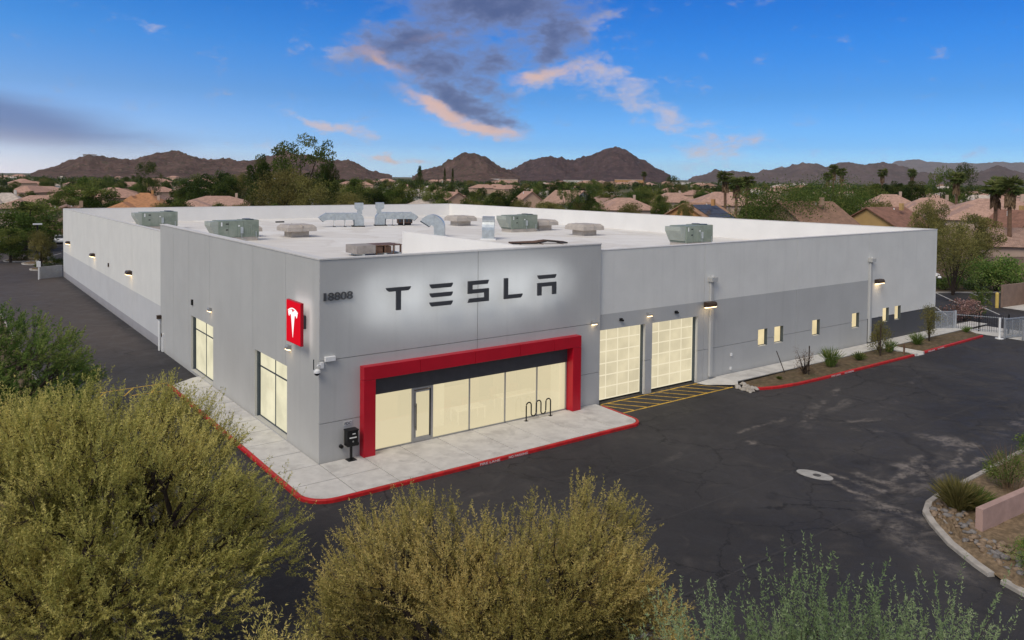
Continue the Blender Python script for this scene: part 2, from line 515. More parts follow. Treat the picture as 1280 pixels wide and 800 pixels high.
    sm = q.m('MULTIPLY', sacc, q.ss(q.noise(pos, 2.6, 8, .78), .38, .66), clamp=True)
    c = q.mix(q.m('MULTIPLY', sm, .62), c, (.30, .26, .22))
    # dark tyre arcs across the dusty patch and at the kerb
    tacc = None
    for x0, y0, x1, y1 in ((26.1, -12.6, 24.2, -15.1), (24.2, -15.1, 20.97, -16.5), (20.97, -16.5, 17.6, -16.4), (13.4, -17.9, 15.7, -17.6), (15.7, -17.6, 17.3, -18.0)):
        e = capsule(x0, y0, x1, y1, .16)
        tacc = e if tacc is None else q.m('MAXIMUM', tacc, e)
    c = q.mix(q.m('MULTIPLY', tacc, .55), c, (.016, .015, .016))
    spot = q.ss(q.noise(pos, .55, 3, .5, 0), .66, .74)
    c = q.mix(q.m('MULTIPLY', spot, .5), c, (.013, .012, .012))
    # sealed cracks
    vo = q.new('ShaderNodeTexVoronoi', feature='DISTANCE_TO_EDGE')
    vo.inputs['Scale'].default_value = .28
    q.put(vo.inputs['Vector'], q.vm('ADD', pos, q.vm('MULTIPLY', q.noise(pos, .8, 5, .7, out=1), (1.6, 1.6, 0))))
    crack = q.m('MULTIPLY', q.ss(vo.outputs[0], .014, .002), q.ss(q.noise(pos, .16, 3), .44, .56))
    c = q.mix(q.m('MULTIPLY', crack, .75), c, (.008, .008, .009))
    # paving seams
    seam = q.ss(q.m('ABSOLUTE', q.m('SUBTRACT', q.m('FRACT', q.m('MULTIPLY', q.m('ADD', sp.outputs[1], q.m('MULTIPLY', med, .12)), .24)), .5)), .49, .497)
    c = q.mix(q.m('MULTIPLY', seam, .22), c, (.10, .095, .09))
    q.put(b.inputs['Base Color'], c)
    q.put(b.inputs['Roughness'], q.ss(med, .3, .7, .62, .9))
    b.inputs['Specular IOR Level'].default_value = .35
    bp = q.new('ShaderNodeBump')
    bp.inputs['Strength'].default_value = .35
    bp.inputs['Distance'].default_value = .03
    q.put(bp.inputs['Height'], q.m('ADD', q.noise(pos, 30.0, 3, .7), q.m('MULTIPLY', crack, -1.0)))
    q.l.new(bp.outputs[0], b.inputs['Normal'])
    q.l.new(b.outputs[0], out.inputs[0])
    return m


def ground_mat():
    m, q, out = material('desert_ground')
    b = q.new('ShaderNodeBsdfPrincipled')
    pos = q.new('ShaderNodeNewGeometry').outputs['Position']
    n = q.noise(pos, .03, 8, .65)
    n2 = q.noise(pos, .004, 6, .6)
    c = q.mix(q.ss(n, .35, .65), (.07, .085, .03), (.19, .145, .095))
    c = q.mix(q.m('MULTIPLY', q.ss(n2, .4, .65), .6), c, (.06, .065, .035))
    q.put(b.inputs['Base Color'], c)
    b.inputs['Roughness'].default_value = 1
    b.inputs['Specular IOR Level'].default_value = .1
    q.l.new(b.outputs[0], out.inputs[0])
    return m


def hill_mat(name, rock, rock2, green, sc=.02, gamt=.55):
    m, q, out = material(name)
    b = q.new('ShaderNodeBsdfPrincipled')
    pos = q.new('ShaderNodeNewGeometry').outputs['Position']
    n = q.noise(pos, sc, 9, .72)
    n2 = q.noise(pos, sc*4, 5, .8)
    c = q.mix(q.ss(n, .34, .66), rock, rock2)
    c = q.mix(q.m('MULTIPLY', q.ss(n2, .48, .60), gamt), c, green)
    c = q.mix(q.m('MULTIPLY', q.ss(q.noise(pos, sc*3.1, 7, .8), .55, .66), .75), c, tuple(x*1.8 for x in rock2))
    q.put(b.inputs['Base Color'], c)
    b.inputs['Roughness'].default_value = 1
    b.inputs['Specular IOR Level'].default_value = .05
    bp = q.new('ShaderNodeBump')
    bp.inputs['Strength'].default_value = 1.0
    bp.inputs['Distance'].default_value = .35/sc
    q.put(bp.inputs['Height'], n)
    q.l.new(bp.outputs[0], b.inputs['Normal'])
    q.l.new(b.outputs[0], out.inputs[0])
    return m


ASPH = asphalt_mat()
GROUND = ground_mat()
HILL = hill_mat('brown_hill_rock', (.098, .062, .055), (.185, .118, .098), (.055, .058, .034), gamt=.7)
HILL2 = hill_mat('purple_hill_rock', (.070, .046, .048), (.135, .085, .083), (.046, .045, .036), gamt=.65)
HILL3 = hill_mat('far_hill_rock', (.12, .085, .08), (.18, .13, .12), (.08, .075, .055), .006)


# ------------------------------------------------------------------ mesh helpers
class MB:
    """collects shapes and links them as ONE mesh object"""
    def __init__(s):
        s.v, s.f, s.mi = [], [], []

    def add(s, vs, fs, mi=0):
        o = len(s.v)
        s.v += [tuple(v) for v in vs]
        s.f += [tuple(i+o for i in f) for f in fs]
        s.mi += [mi]*len(fs)

    def box(s, a, b, mi=0):
        x0, y0, z0 = a
        x1, y1, z1 = b
        s.add([(x0, y0, z0), (x1, y0, z0), (x1, y1, z0), (x0, y1, z0), (x0, y0, z1), (x1, y0, z1), (x1, y1, z1), (x0, y1, z1)],
              [(0, 3, 2, 1), (4, 5, 6, 7), (0, 1, 5, 4), (1, 2, 6, 5), (2, 3, 7, 6), (3, 0, 4, 7)], mi)

    def cbox(s, c, d, mi=0):
        s.box([c[i]-d[i]/2 for i in range(3)], [c[i]+d[i]/2 for i in range(3)], mi)

    def prism(s, poly, fn, d0, d1, mi=0):
        """poly in (u,v); fn(u,v,d) -> xyz; capped extrusion d0..d1"""
        n = len(poly)
        s.add([fn(u, v, d0) for u, v in poly]+[fn(u, v, d1) for u, v in poly],
              [tuple(range(n)), tuple(range(2*n-1, n-1, -1))]+[(i, i+n, (i+1) % n+n, (i+1) % n) for i in range(n)], mi)

    def tube(s, pts, r, n=6, mi=0, cap=True):
        pts = [Vector(p) for p in pts]
        rs = r if isinstance(r, (list, tuple)) else [r]*len(pts)
        o = len(s.v)
        for i, p in enumerate(pts):
            t = (pts[min(i+1, len(pts)-1)]-pts[max(i-1, 0)])
            t = t.normalized() if t.length > 1e-9 else Vector((0, 0, 1))
            a = t.cross(Vector((0, 0, 1)) if abs(t.z) < .95 else Vector((1, 0, 0))).normalized()
            b = t.cross(a)
            for k in range(n):
                w = 2*math.pi*k/n
                s.v.append(tuple(p+(a*math.cos(w)+b*math.sin(w))*rs[i]))
        for i in range(len(pts)-1):
            for k in range(n):
                s.f.append((o+i*n+k, o+i*n+(k+1) % n, o+(i+1)*n+(k+1) % n, o+(i+1)*n+k))
                s.mi.append(mi)
        if cap:
            s.f.append(tuple(o+k for k in range(n)))
            s.f.append(tuple(o+(len(pts)-1)*n+k for k in range(n-1, -1, -1)))
            s.mi += [mi, mi]

    def dome(s, c, r, n=10, m=5, half=True, flip=1, mi=0, sz=1.0):
        o = len(s.v)
        lo = 0 if half else -math.pi/2
        for i in range(m+1):
            e = lo+(math.pi/2-lo)*i/m
            for k in range(n):
                w = 2*math.pi*k/n
                s.v.append((c[0]+r*math.cos(e)*math.cos(w), c[1]+r*math.cos(e)*math.sin(w), c[2]+flip*r*sz*math.sin(e)))
        for i in range(m):
            for k in range(n):
                s.f.append((o+i*n+k, o+i*n+(k+1) % n, o+(i+1)*n+(k+1) % n, o+(i+1)*n+k))
                s.mi.append(mi)

    def mesh(s, name, mats, smooth=False):
        me = bpy.data.meshes.new(name)
        me.from_pydata(s.v, [], s.f)
        for m in (mats if isinstance(mats, (list, tuple)) else [mats]):
            me.materials.append(m)
        if any(s.mi):
            me.polygons.foreach_set('material_index', s.mi)
        bm = bmesh.new()
        bm.from_mesh(me)
        bmesh.ops.recalc_face_normals(bm, faces=bm.faces)
        bm.to_mesh(me)
        bm.free()
        if smooth:
            me.polygons.foreach_set('use_smooth', [True]*len(me.polygons))
        return me

    def build(s, name, mats, parent=None, smooth=False, bevel=0):
        o = link(name, s.mesh(name, mats, smooth), parent)
        if bevel:
            b = o.modifiers.new('bevel', 'BEVEL')
            b.width = bevel
            b.segments = 2
            b.limit_method = 'ANGLE'
        return o


def link(name, data, parent=None):
    o = bpy.data.objects.new(name, data)
    COL.objects.link(o)
    if parent:
        o.parent = parent
    return o


def tag(o, label=None, cat=None, group=None, kind=None):
    for k, v in (('label', label), ('category', cat), ('group', group), ('kind', kind)):
        if v:
            o[k] = v
    return o


def thing(name, label, cat, loc=(0, 0, 0), rz=0.0, group=None):
    o = link(name, None)
    o.empty_display_size = .2
    o.location = loc
    o.rotation_euler = (0, 0, rz)
    return tag(o, label, cat, group)


def copy_thing(src, loc, rz=0.0, sc=None, label=None, group=None):
    def cp(o, par):
        c = o.copy()
        COL.objects.link(c)
        if par:
            c.parent = par
        for ch in list(o.children):
            cp(ch, c)
        return c
    r = cp(src, None)
    r.location = loc
    r.rotation_euler = (0, 0, rz)
    if sc:
        r.scale = sc if isinstance(sc, (tuple, list)) else (sc, sc, sc)
    if label:
        r['label'] = label
    if group:
        r['group'] = group
    return r


def struct(name, mb, mats, parent=None, **k):
    return tag(mb.build(name, mats, parent, **k), kind='structure')


def lamp(name, loc, energy, color=(1, .75, .45), parent=None, typ='POINT', size=.06, rot=None):
    l = bpy.data.lights.new(name, typ)
    l.energy = energy
    l.color = color
    if typ != 'AREA':
        l.shadow_soft_size = size
    o = link(name, l, parent)
    o.location = loc
    if rot:
        o.rotation_euler = rot
    return o


def text_shape(s, size, depth):
    cu = bpy.data.curves.new('text', 'FONT')
    cu.body = s
    cu.size = size
    cu.extrude = depth
    cu.offset = .003*size
    o = bpy.data.objects.new('text', cu)
    COL.objects.link(o)
    dg = bpy.context.evaluated_depsgraph_get()
    me = bpy.data.meshes.new_from_object(o.evaluated_get(dg))
    bpy.data.objects.remove(o)
    bpy.data.curves.remove(cu)
    return me


def lettering(name, s, size, depth, mat, parent, loc, rot, width=None):
    me = text_shape(s, size, depth)
    me.materials.clear()
    me.materials.append(mat)
    xs = [v.co.x for v in me.vertices]
    if width:
        k = width/(max(xs)-min(xs))
        x0 = min(xs)
        for v in me.vertices:
            v.co.x = (v.co.x-x0)*k
    o = link(name, me, parent)
    o.location = loc
    o.rotation_euler = rot
    return o

# ------------------------------------------------------------------ ground, asphalt, kerbs, sidewalks
mb = MB()
mb.add([(-26500, -26500, -.22), (26500, -26500, -.22), (26500, 26500, -.22), (-26500, 26500, -.22)], [(0, 1, 2, 3)])
struct('ground', mb, GROUND)
mb = MB()
mb.add([(-34, -70, -.15), (90, -70, -.15), (90, 30, -.15), (60, 82, -.15), (24, 137, -.15), (-34, 137, -.15)], [(0, 1, 2, 3, 4, 5)])
struct('asphalt_lot', mb, ASPH)


def sweep(path, prof, closed=False, mi=0, mb=None):
    """prof: (offset to the left of travel, z)"""
    mb = mb or MB()
    P = [Vector((p[0], p[1])) for p in path]
    n = len(P)
    k = len(prof)
    vs, fs = [], []
    for i in range(n):
        a = P[i]-P[i-1] if (i > 0 or closed) else P[1]-P[0]
        b = P[(i+1) % n]-P[i] if (i < n-1 or closed) else P[-1]-P[-2]
        a.normalize()
        b.normalize()
        na, nb = Vector((-a.y, a.x)), Vector((-b.y, b.x))
        nn = (na+nb).normalized()
        nn = nn/max(.4, nn.dot(na))
        for o, z in prof:
            vs.append((P[i].x+nn.x*o, P[i].y+nn.y*o, z))
    for i in range(n if closed else n-1):
        j = (i+1) % n
        for q in range(k-1):
            fs.append((i*k+q, j*k+q, j*k+q+1, i*k+q+1))
    if not closed:
        fs += [tuple(range(k)), tuple((n-1)*k+q for q in range(k-1, -1, -1))]
    mb.add(vs, fs, mi)
    return mb


def arc(cx, cy, r, a0, a1, n=8):
    return [(cx+r*math.cos(R_(a0+(a1-a0)*i/n)), cy+r*math.sin(R_(a0+(a1-a0)*i/n))) for i in range(n+1)]


KPROF = [(0, -.2), (0, -.03), (.025, .004), (.15, .006), (.15, -.2)]
front_kerb = [(-2.1, 18.0)]+[(-2.1, 17.2-2*i) for i in range(9)]+arc(-.85, -2.7, 1.25, 180, 270)+[(1.5+2*i, -3.97) for i in range(7)]+arc(15.7, -3.07, .9, 270, 350)+[(16.75, -.5)]
KERB = struct('red_kerb', sweep(front_kerb, KPROF), REDK)

# entrance sidewalk, slab by slab
mb = MB()
mb.add([(-1.96, 18.0, -.03), (-1.96, -2.8, -.03), (-.8, -3.83, -.03), (15.8, -3.83, -.03), (16.55, -3.0, -.03), (16.6, .34, -.03), (0.3, .34, -.03), (.3, 19, -.03)],
       [tuple(range(8))])
SIDE = struct('sidewalk', mb, JOINT)


def slab(poly, parent=SIDE, z=0.0, t=.05):
    cx = sum(p[0] for p in poly)/len(poly)
    cy = sum(p[1] for p in poly)/len(poly)
    g = .020
    out = []
    for x, y in poly:
        d = Vector((cx-x, cy-y))
        out.append((x+math.copysign(min(g, abs(d.x)), d.x), y+math.copysign(min(g, abs(d.y)), d.y)))
    m = MB()
    dz = random.uniform(-.003, .003)
    m.prism(out, lambda u, v, d: (u, v, d), z-t, z+dz)
    return m.build('slab', CONC, parent)


ys = [18.0]+[16.0-2*i for i in range(9)]
slab([(-1.95, 17.6), (-1.95, 16), (0, 16), (0, 18.9), (-.45, 18.75)])
for i in range(1, 9):
    slab([(-1.95, ys[i+1]), (0, ys[i+1]), (0, ys[i]), (-1.95, ys[i])])
slab([(-1.95, -1.95), (0, -1.95), (0, 0), (-1.95, 0)])
slab([(-1.95, -1.95)]+arc(-.85, -2.7, 1.1, 180, 270, 6)+[(0, -3.8), (0, -1.95)])
xs = [0, 2.0]+[2.0+2.08*i for i in range(1, 8)]
slab([(0, -1.95), (2, -1.95), (2, 0), (0, 0)])
slab([(0, -3.8), (2, -3.8), (2, -1.95), (0, -1.95)])
for i in range(1, 7):
    a, b = xs[i], xs[i+1]
    slab([(a, -3.8), (b, -3.8), (b, .1), (a, .1)])
slab([(14.48, -3.8)]+arc(15.7, -3.07, .75, 270, 350, 6)+[(16.6, -.02), (14.48, -.02)])

# east sidewalk with its ramp, planters, kerbs and drain channel
mb = MB()
mb.add([(27, .4, -.03), (27.6, -1.5, -.03), (63, -1.5, -.03), (63, .4, -.03)], [(0, 1, 2, 3)])
SIDE2 = struct('sidewalk', mb, JOINT)
x = 27.6
k = 0
while x < 62:
    w = [1.9, 1.9, 3.8, 1.9][k % 4]
    slab([(x, -1.42), (x+w, -1.42), (x+w, .13), (x, .13)], SIDE2)
    x += w
    k += 1
m = MB()
m.add([(25.45, .12, -.145), (27.6, .12, 0), (27.6, -1.42, 0), (26.9, -2.0, -.02), (25.6, -.5, -.145)], [(0, 1, 2, 3, 4)])
m.build('ramp_slab', CONC, SIDE2)


def bed(name, poly, mat, z=-.03, step=.6, amp=.05, seed=1):
    """soil surface, gently uneven, filling an outline"""
    bm = bmesh.new()
    vs = [bm.verts.new((x, y, z)) for x, y in poly]
    bm.faces.new(vs)
    bmesh.ops.triangulate(bm, faces=bm.faces[:])
    bmesh.ops.subdivide_edges(bm, edges=bm.edges[:], cuts=3, use_grid_fill=True)
    bmesh.ops.subdivide_edges(bm, edges=bm.edges[:], cuts=1, use_grid_fill=True)
    rr = random.Random(seed)
    for v in bm.verts:
        if not v.is_boundary:
            v.co.z += rr.uniform(-.3, 1)*amp
    me = bpy.data.meshes.new(name)
    bm.to_mesh(me)
    bm.free()
    me.materials.append(mat)
    o = link(name, me)
    return tag(o, kind='structure')


k1 = [(27.0, -2.95), (27.6, -3.35), (28.6, -3.68), (30.5, -3.95)]+[(33+2.4*i, -4.02) for i in range(6)]+[(45.05, -4.02)]
k2 = [(46.65, -3.95), (50, -3.85), (54, -3.75), (57.4, -3.65)]
KERB1 = struct('red_kerb', sweep(k1, KPROF), REDK)
KERB2 = struct('red_kerb', sweep(k2, KPROF), REDK)
bed('planter_bed', [(27.3, -1.75), (27.2, -2.9)]+[(p[0], p[1]+.14) for p in k1[1:]]+[(45.05, -1.5), (36, -1.5)], SOIL, amp=.07)
bed('planter_bed', [(p[0], p[1]+.14) for p in k2]+[(59.2, -1.5), (53, -1.5), (46.65, -1.5)], SOIL, amp=.07, seed=2)
mb = MB()
mb.box((45.2, -4.05, -.2), (45.42, -1.52, .03))
mb.box((46.35, -4.0, -.2), (46.57, -1.52, .03))
mb.box((45.42, -4.1, -.2), (46.35, -1.52, -.11))
struct('drain_channel', mb, CONC)

# corner island at the lower right
ik = [(44, -17.2), (36, -17.25), (28.9, -17.33), (24.97, -17.47), (21.6, -17.55), (19.7, -17.55), (18.3, -17.7), (17.2, -18.1), (16.4, -18.75), (15.2, -19.95), (14.3, -21.2), (13.95, -21.8)]
ik2 = [(13.78, -22.25), (13.45, -23.2), (12.9, -25), (12.6, -30)]
CPROF = [(0, -.2), (0, -.03), (.03, .0), (.24, .0), (.26, -.2)]
struct('concrete_kerb', sweep(ik, CPROF), CONCK)
struct('concrete_kerb', sweep(ik2, CPROF), CONCK)
bed('gravel_bed', [(44, -17.4), (28.9, -17.53), (24.97, -17.67), (19.7, -17.75), (18.3, -17.9), (17.3, -18.3), (16.5, -18.95), (15.4, -20.1), (14.5, -21.3), (13.9, -22.3), (13.65, -23.2), (12.9, -30), (44, -30)], GRAVEL, z=-.06, amp=.10, seed=3)
mb = MB()
mb.prism([(17.9, -18.15), (18.2, -17.85), (17.0, -18.9), (16.7, -19.3)], lambda u, v, d: (u, v, d), -.2, .012)
struct('concrete_apron', mb, CONCK)

# planting strips under the foreground trees
def island(path, seed):
    struct('concrete_kerb', sweep(path, [(-o, z) for o, z in KPROF], True), CONCK)
    c = Vector((sum(p[0] for p in path)/len(path), sum(p[1] for p in path)/len(path)))
    bed('planting_strip', [tuple(c+(Vector(p)-c)*.97) for p in path], SOIL, z=-.02, amp=.12, seed=seed)


island([(-9.9, -12.5), (-9.6, -11.5), (-9.6, -5), (-8.4, -2), (-8.3, 60), (-8.8, 61.5), (-14, 61.5), (-14.5, 60), (-14.5, -11.5), (-14, -12.5)][::-1], 4)
island([(2.2, -17.6), (3, -18.6), (3, -34), (-7, -34), (-7.6, -33), (-7.6, -18.4), (-7, -17.4)], 5)

# painted lines
def stripe(a, b, w, mat, name='painted_line', z=-.146):
    a, b = Vector(a), Vector(b)
    d = (b-a).normalized()
    n = Vector((-d.y, d.x))*w/2
    m = MB()
    m.add([(*(a+n), z), (*(a-n), z), (*(b-n), z), (*(b+n), z)], [(0, 1, 2, 3)])
    return tag(m.build(name, mat), kind='structure')


stripe((17.0, -1.85), (26.6, -1.82), .13, YEL)
stripe((17.1, .05), (25.9, .05), .11, YEL, z=-.147)
for i in range(9):
    x0 = 16.75+i*1.05
    stripe((max(17.0, x0-.2), -.02), (x0+1.15, -1.76), .10, YEL, z=-.1475)
stripe((-4.3, 17.05), (-2.15, 17.05), .12, YEL)
stripe((-8.2, 18.6), (-1.9, 18.9), .12, YEL)
for i in range(3):
    stripe((-3.2-1.5*i, 17.15), (-2.4-1.5*i, 18.75), .10, YEL, z=-.147)
for a, b in (((74.8, 5.9), (81.8, 11.9)), ((77.2, 9.7), (81, 13.5)), ((80.5, 5.4), (87, 11)), ((66, 3.2), (71, 6.8)), ((71, .5), (77, 5.6))):
    stripe(a, b, .14, WLINE)
for a, b in (((2.6, 97.5), (6, 103)), ((1.2, 107), (4, 113)), ((4.6, 118), (7, 124)), ((.4, 89), (2.6, 93)), ((-6, 101), (-9, 105))):
    stripe(a, b, .14, WLINE)

# manhole with a concrete collar
t = thing('manhole', 'round iron manhole cover in a pale concrete collar in the asphalt', 'manhole', (17.45, -13.4, -.15))
mb = MB()
mb.prism([(.80*math.cos(i*math.pi/10)-.1, .46*math.sin(i*math.pi/10)) for i in range(20)], lambda u, v, d: (u*.2+v*.98, -u*.98+v*.2, d), -.02, .012)
mb.build('collar', pbr('pale_collar', (.36, .35, .33), .9, 0, .15, 4), t)
mb = MB()
mb.prism([(.17*math.cos(i*math.pi/10), .17*math.sin(i*math.pi/10)) for i in range(20)], lambda u, v, d: (u, v, d), -.02, .022)
mb.build('cover', pbr('old_iron', (.10, .095, .09), .7, .4, .2, 8), t)

# ------------------------------------------------------------------ the building
B = thing('commercial_building', 'long low white and grey showroom building with red framed entrance', 'building', (0, 0, 0))
HT, HM = 9.08, 8.70


def split(lo, hi, cuts):
    c = sorted({lo, hi} | {x for x in cuts if lo+1e-4 < x < hi-1e-4})
    return list(zip(c[:-1], c[1:]))


def wall(axis, base, sgn, u0, u1, z0, z1, ju, jz, opens, mats, paint, thick=.12, core=.2, gap=.013, slope=0.0, name='wall_panel', skin=True):
    """tilt-up wall: each panel between joints is a part; a membrane-faced core stands behind"""
    def fn(u, z, d):
        if z > 8.0:
            z = z-slope*(u if axis == 'x' else 0)
        p = (u, base+sgn*d) if axis == 'y' else (base+sgn*d, u)
        return (*p, z)

    def fill(mb, ua, ub, za, zb, d0, d1, mi_of):
        cu = [o[0] for o in opens]+[o[1] for o in opens]
        cz = [o[2] for o in opens]+[o[3] for o in opens]+[b for b in paint[0]]
        for a, b in split(ua, ub, cu):
            for c, d in split(za, zb, cz):
                um, zm = (a+b)/2, (c+d)/2
                if any(o[0] < um < o[1] and o[2] < zm < o[3] for o in opens):
                    continue
                vs = [fn(a, c, d0), fn(b, c, d0), fn(b, d, d0), fn(a, d, d0), fn(a, c, d1), fn(b, c, d1), fn(b, d, d1), fn(a, d, d1)]
                mb.add(vs, [(0, 1, 2, 3), (7, 6, 5, 4), (0, 4, 5, 1), (1, 5, 6, 2), (2, 6, 7, 3), (3, 7, 4, 0)], mi_of(um, zm))
    if skin:
        for a, b in split(u0, u1, ju):
            for c, d in split(z0, z1, jz):
                # a panel cut right through by an opening becomes two panels
                cuts = sorted([a]+[e for o in opens if o[2] < c+.01 and o[3] > d-.01 and o[0] > a-.01 and o[1] < b+.01 for e in (o[0], o[1])]+[b])
                for ua, ub in zip(cuts[::2], cuts[1::2]):
                    m = MB()
                    fill(m, ua+(gap if ua > u0 else 0), ub-(gap if ub < u1 else 0), c+(gap if c > z0 else 0), d-(gap if d < z1 else 0), 0, thick, paint[1])
                    if m.v:
                        m.build(name, mats, B)
    m = MB()
    e_ = .125 if axis == 'y' else 0
    fill(m, u0+e_, u1-e_, z0, z1-.004, thick+.003, thick+core, lambda u, z: 0)
    m.build('parapet_core', PARA, B)


W1, W2 = (15.9, 20.75, .04, 3.62), (3.85, 8.45, .04, 3.62)
# showroom block
wall('y', 0.0, 1, 0.0, 16.9, -.2, HT, [8.45], [4.6, 1.78], [(2.0, 15.1, -.3, 4.12)], [GREY], ([], lambda u, z: 0))
wall('x', 0.0, 1, .123, 29.0, -.2, HT, [4.05, 8.75, 16.6, 21.3, 25.2], [], [W1, W2], [GREY], ([], lambda u, z: 0), core=.3)
# stub parapet stiffening the tall front
mb = MB()
for i in range(5):
    y0, y1 = .33+i*4.47, .33+(i+1)*4.47
    mb.box((16.6, y0, 6.3), (16.88, y1-.012, 8.46))
mb.build('parapet_return', PARA, B)
# block coping
mb = MB()
mb.box((-.03, -.03, HT), (16.93, .36, HT+.06))
mb.box((-.03, .362, HT), (.46, 29.02, HT+.06))
mb.build('coping', COPE, B)
# long walls
DO = [(17.02, 20.75, -.3, 4.12), (21.35, 25.5, -.3, 4.12)]
SW = [(31.8, 32.85), (33.65, 34.7), (38.25, 39.25), (43.6, 44.65), (48.15, 49.15), (50.05, 51.05)]
OP = DO+[(a, b, 1.42, 2.58) for a, b in SW]
wall('y', .15, 1, 16.95, 57.0, -.25, HM, [26.1, 36.2, 45.85], [1.9], OP, [WHITE, GREY, CHAR], ([5.02, 1.95], lambda u, z: (0 if z > 5.02 else 1) if u < 45.85 else (0 if z > 1.95 else 2)), core=.3)
SL = .34/79.6
wall('x', .1, 1, 29.0, 79.6, -.25, HM, [39.2, 49.6, 59.8, 70], [], [], [WHITE, PALE, SLATE], ([3.02, .56], lambda u, z: 0 if z > 3.02 else (1 if z > .56 else 2)), slope=SL)
wall('x', 57.0, -1, .275, 79.48, -.25, HM, [i*10. for i in range(1, 8)], [], [], [WHITE], ([], lambda u, z: 0), slope=SL)
wall('y', 79.6, -1, .23, 56.99, -.25, HM-.34, [i*9.5 for i in range(1, 6)], [], [], [WHITE], ([], lambda u, z: 0))
mb = MB()
mb.box((.3, .3, 6.2), (56.7, 79.3, 6.5))
mb.build('roof', MEMB, B)
# thin metal edge along the long walls
mb = MB()
mb.box((16.95, .13, HM-.002), (57.02, .58, HM+.035))
def sl_box(x0, x1, y0, y1):
    zz = lambda y: HM-SL*y
    mb.add([(x0, y0, zz(y0)), (x1, y0, zz(y0)), (x1, y1, zz(y1)), (x0, y1, zz(y1)), (x0, y0, zz(y0)+.035), (x1, y0, zz(y0)+.035), (x1, y1, zz(y1)+.035), (x0, y1, zz(y1)+.035)],
           [(0, 3, 2, 1), (4, 5, 6, 7), (0, 1, 5, 4), (1, 2, 6, 5), (2, 3, 7, 6), (3, 0, 4, 7)])
sl_box(.08, .44, 29.03, 79.62)
sl_box(56.66, 57.02, .582, 79.62)
mb.box((.442, 79.26, HM-.341), (56.658, 79.62, HM-.305))
mb.build('coping', COPE, B)

# -- red entrance frame
EF = MB()
EF.box((2.05, -.34, 3.55), (15.05, -.02, 4.05))
ef = EF.build('entrance_frame', RED, B)
seg = [1.97, 4.9, 8.05, 10.9, 13.2, 15.12]
for a, b in zip(seg[:-1], seg[1:]):
    m = MB()
    g0 = 0 if a == 1.97 else .009
    g1 = 0 if b == 15.12 else .009
    m.box((a+g0, -.42, 3.52), (b-g1, .115, 4.14))
    m.build('frame_panel', RED, ef, bevel=.012)
for a, b in ((1.97, 2.56), (14.53, 15.12)):
    m = MB()
    m.box((a, -.42, -.01), (b, .115, 3.505))
    m.build('frame_panel', RED, ef, bevel=.012)
# fascia, glass front, door
mb = MB()
mb.box((2.565, .07, 2.66), (14.525, .2, 3.6))
mb.build('fascia_panel', DEEP, B)
MX = [2.62, 4.80, 5.86, 8.07, 10.3, 12.42, 14.47]
sf = MB()
for x in [2.6, 8.07, 10.3, 12.42, 14.49]:
    sf.box((x-.035, .10, .02), (x+.035, .22, 2.655))
sf.box((2.565, .10, -.02), (4.74, .22, .06))
sf.box((5.93, .10, -.02), (14.525, .22, .06))
sf = sf.build('storefront_frame', ALU, B)
for i in (0, 2, 3, 4, 5):
    m = MB()
    m.box((MX[i]+.037, .15, .062), (MX[i+1]-.037, .17, 2.652))
    m.build('glass_pane', CREAM, sf)
door = MB()
for x in (4.80, 5.86):
    door.box((x-.06, .085, -.02), (x+.06, .24, 2.655))
door.box((4.87, .11, -.005), (5.80, .17, .24))
door.box((4.87, .11, 2.42), (5.80, .17, 2.50))
door.box((4.862, .09, 2.56), (5.798, .23, 2.65))
for x in (4.90, 5.72):
    door.box((x, .112, .242), (x+.08, .168, 2.418))
door = door.build('entrance_door', ALU, B)
m = MB()
m.box((4.985, .13, .245), (5.715, .145, 2.415))
m.build('glass_pane', CREAM, door)
m = MB()
m.tube([(4.95, .03, .6), (4.95, .03, 1.9)], .022, 6)
m.tube([(4.95, .03, .75), (4.95, .115, .75)], .015, 5)
m.tube([(4.95, .03, 1.75), (4.95, .115, 1.75)], .015, 5)
m.build('door_handle', BLACK, door)
m = MB()
m.box((5.73, .10, .2), (5.79, .125, 2.5))
m.build('door_edge', BLACK, door)

# -- lit interior behind the glass
rm = MB()
rm.add([(2.3, .33, -.02), (14.8, .33, -.02), (14.8, 8, -.02), (2.3, 8, -.02)], [(0, 1, 2, 3)], 1)
rm.add([(2.3, 8, -.02), (14.8, 8, -.02), (14.8, 8, 3.4), (2.3, 8, 3.4)], [(0, 1, 2, 3)])
rm.add([(2.3, .33, -.02), (2.3, 8, -.02), (2.3, 8, 3.4), (2.3, .33, 3.4)], [(0, 1, 2, 3)])
rm.add([(14.8, .33, -.02), (14.8, 8, -.02), (14.8, 8, 3.4), (14.8, .33, 3.4)], [(0, 1, 2, 3)])
rm.add([(2.3, .33, 3.4), (14.8, .33, 3.4), (14.8, 8, 3.4), (2.3, 8, 3.4)], [(0, 1, 2, 3)])
rm.box((6.9, 1.6, -.02), (7.5, 2.2, 3.39), 3)
rm.box((2.35, 4.2, -.02), (6.2, 4.4, 3.39))
rm.box((3.3, 4.17, -.02), (4.3, 4.198, 2.2), 2)
rm.box((8.6, 5.0, -.02), (14.7, 5.2, 3.39))
rm.box((9.3, 4.97, .9), (11.0, 4.998, 2.4), 2)
rm.box((12.0, 4.97, -.02), (13.0, 4.998, 2.2), 2)
rm.box((14.2, .4, -.02), (14.75, 1.1, 3.39), 3)
rm.build('showroom_interior', [INTW, INTF, INTD, TABLE], B)
for x in (4.0, 8.3, 12.5):
    for y in (1.5, 3.2):
        m = MB()
        m.box((x-.9, y-.3, 3.34), (x+.9, y+.3, 3.385))
        m.build('ceiling_light', CEILL, B)

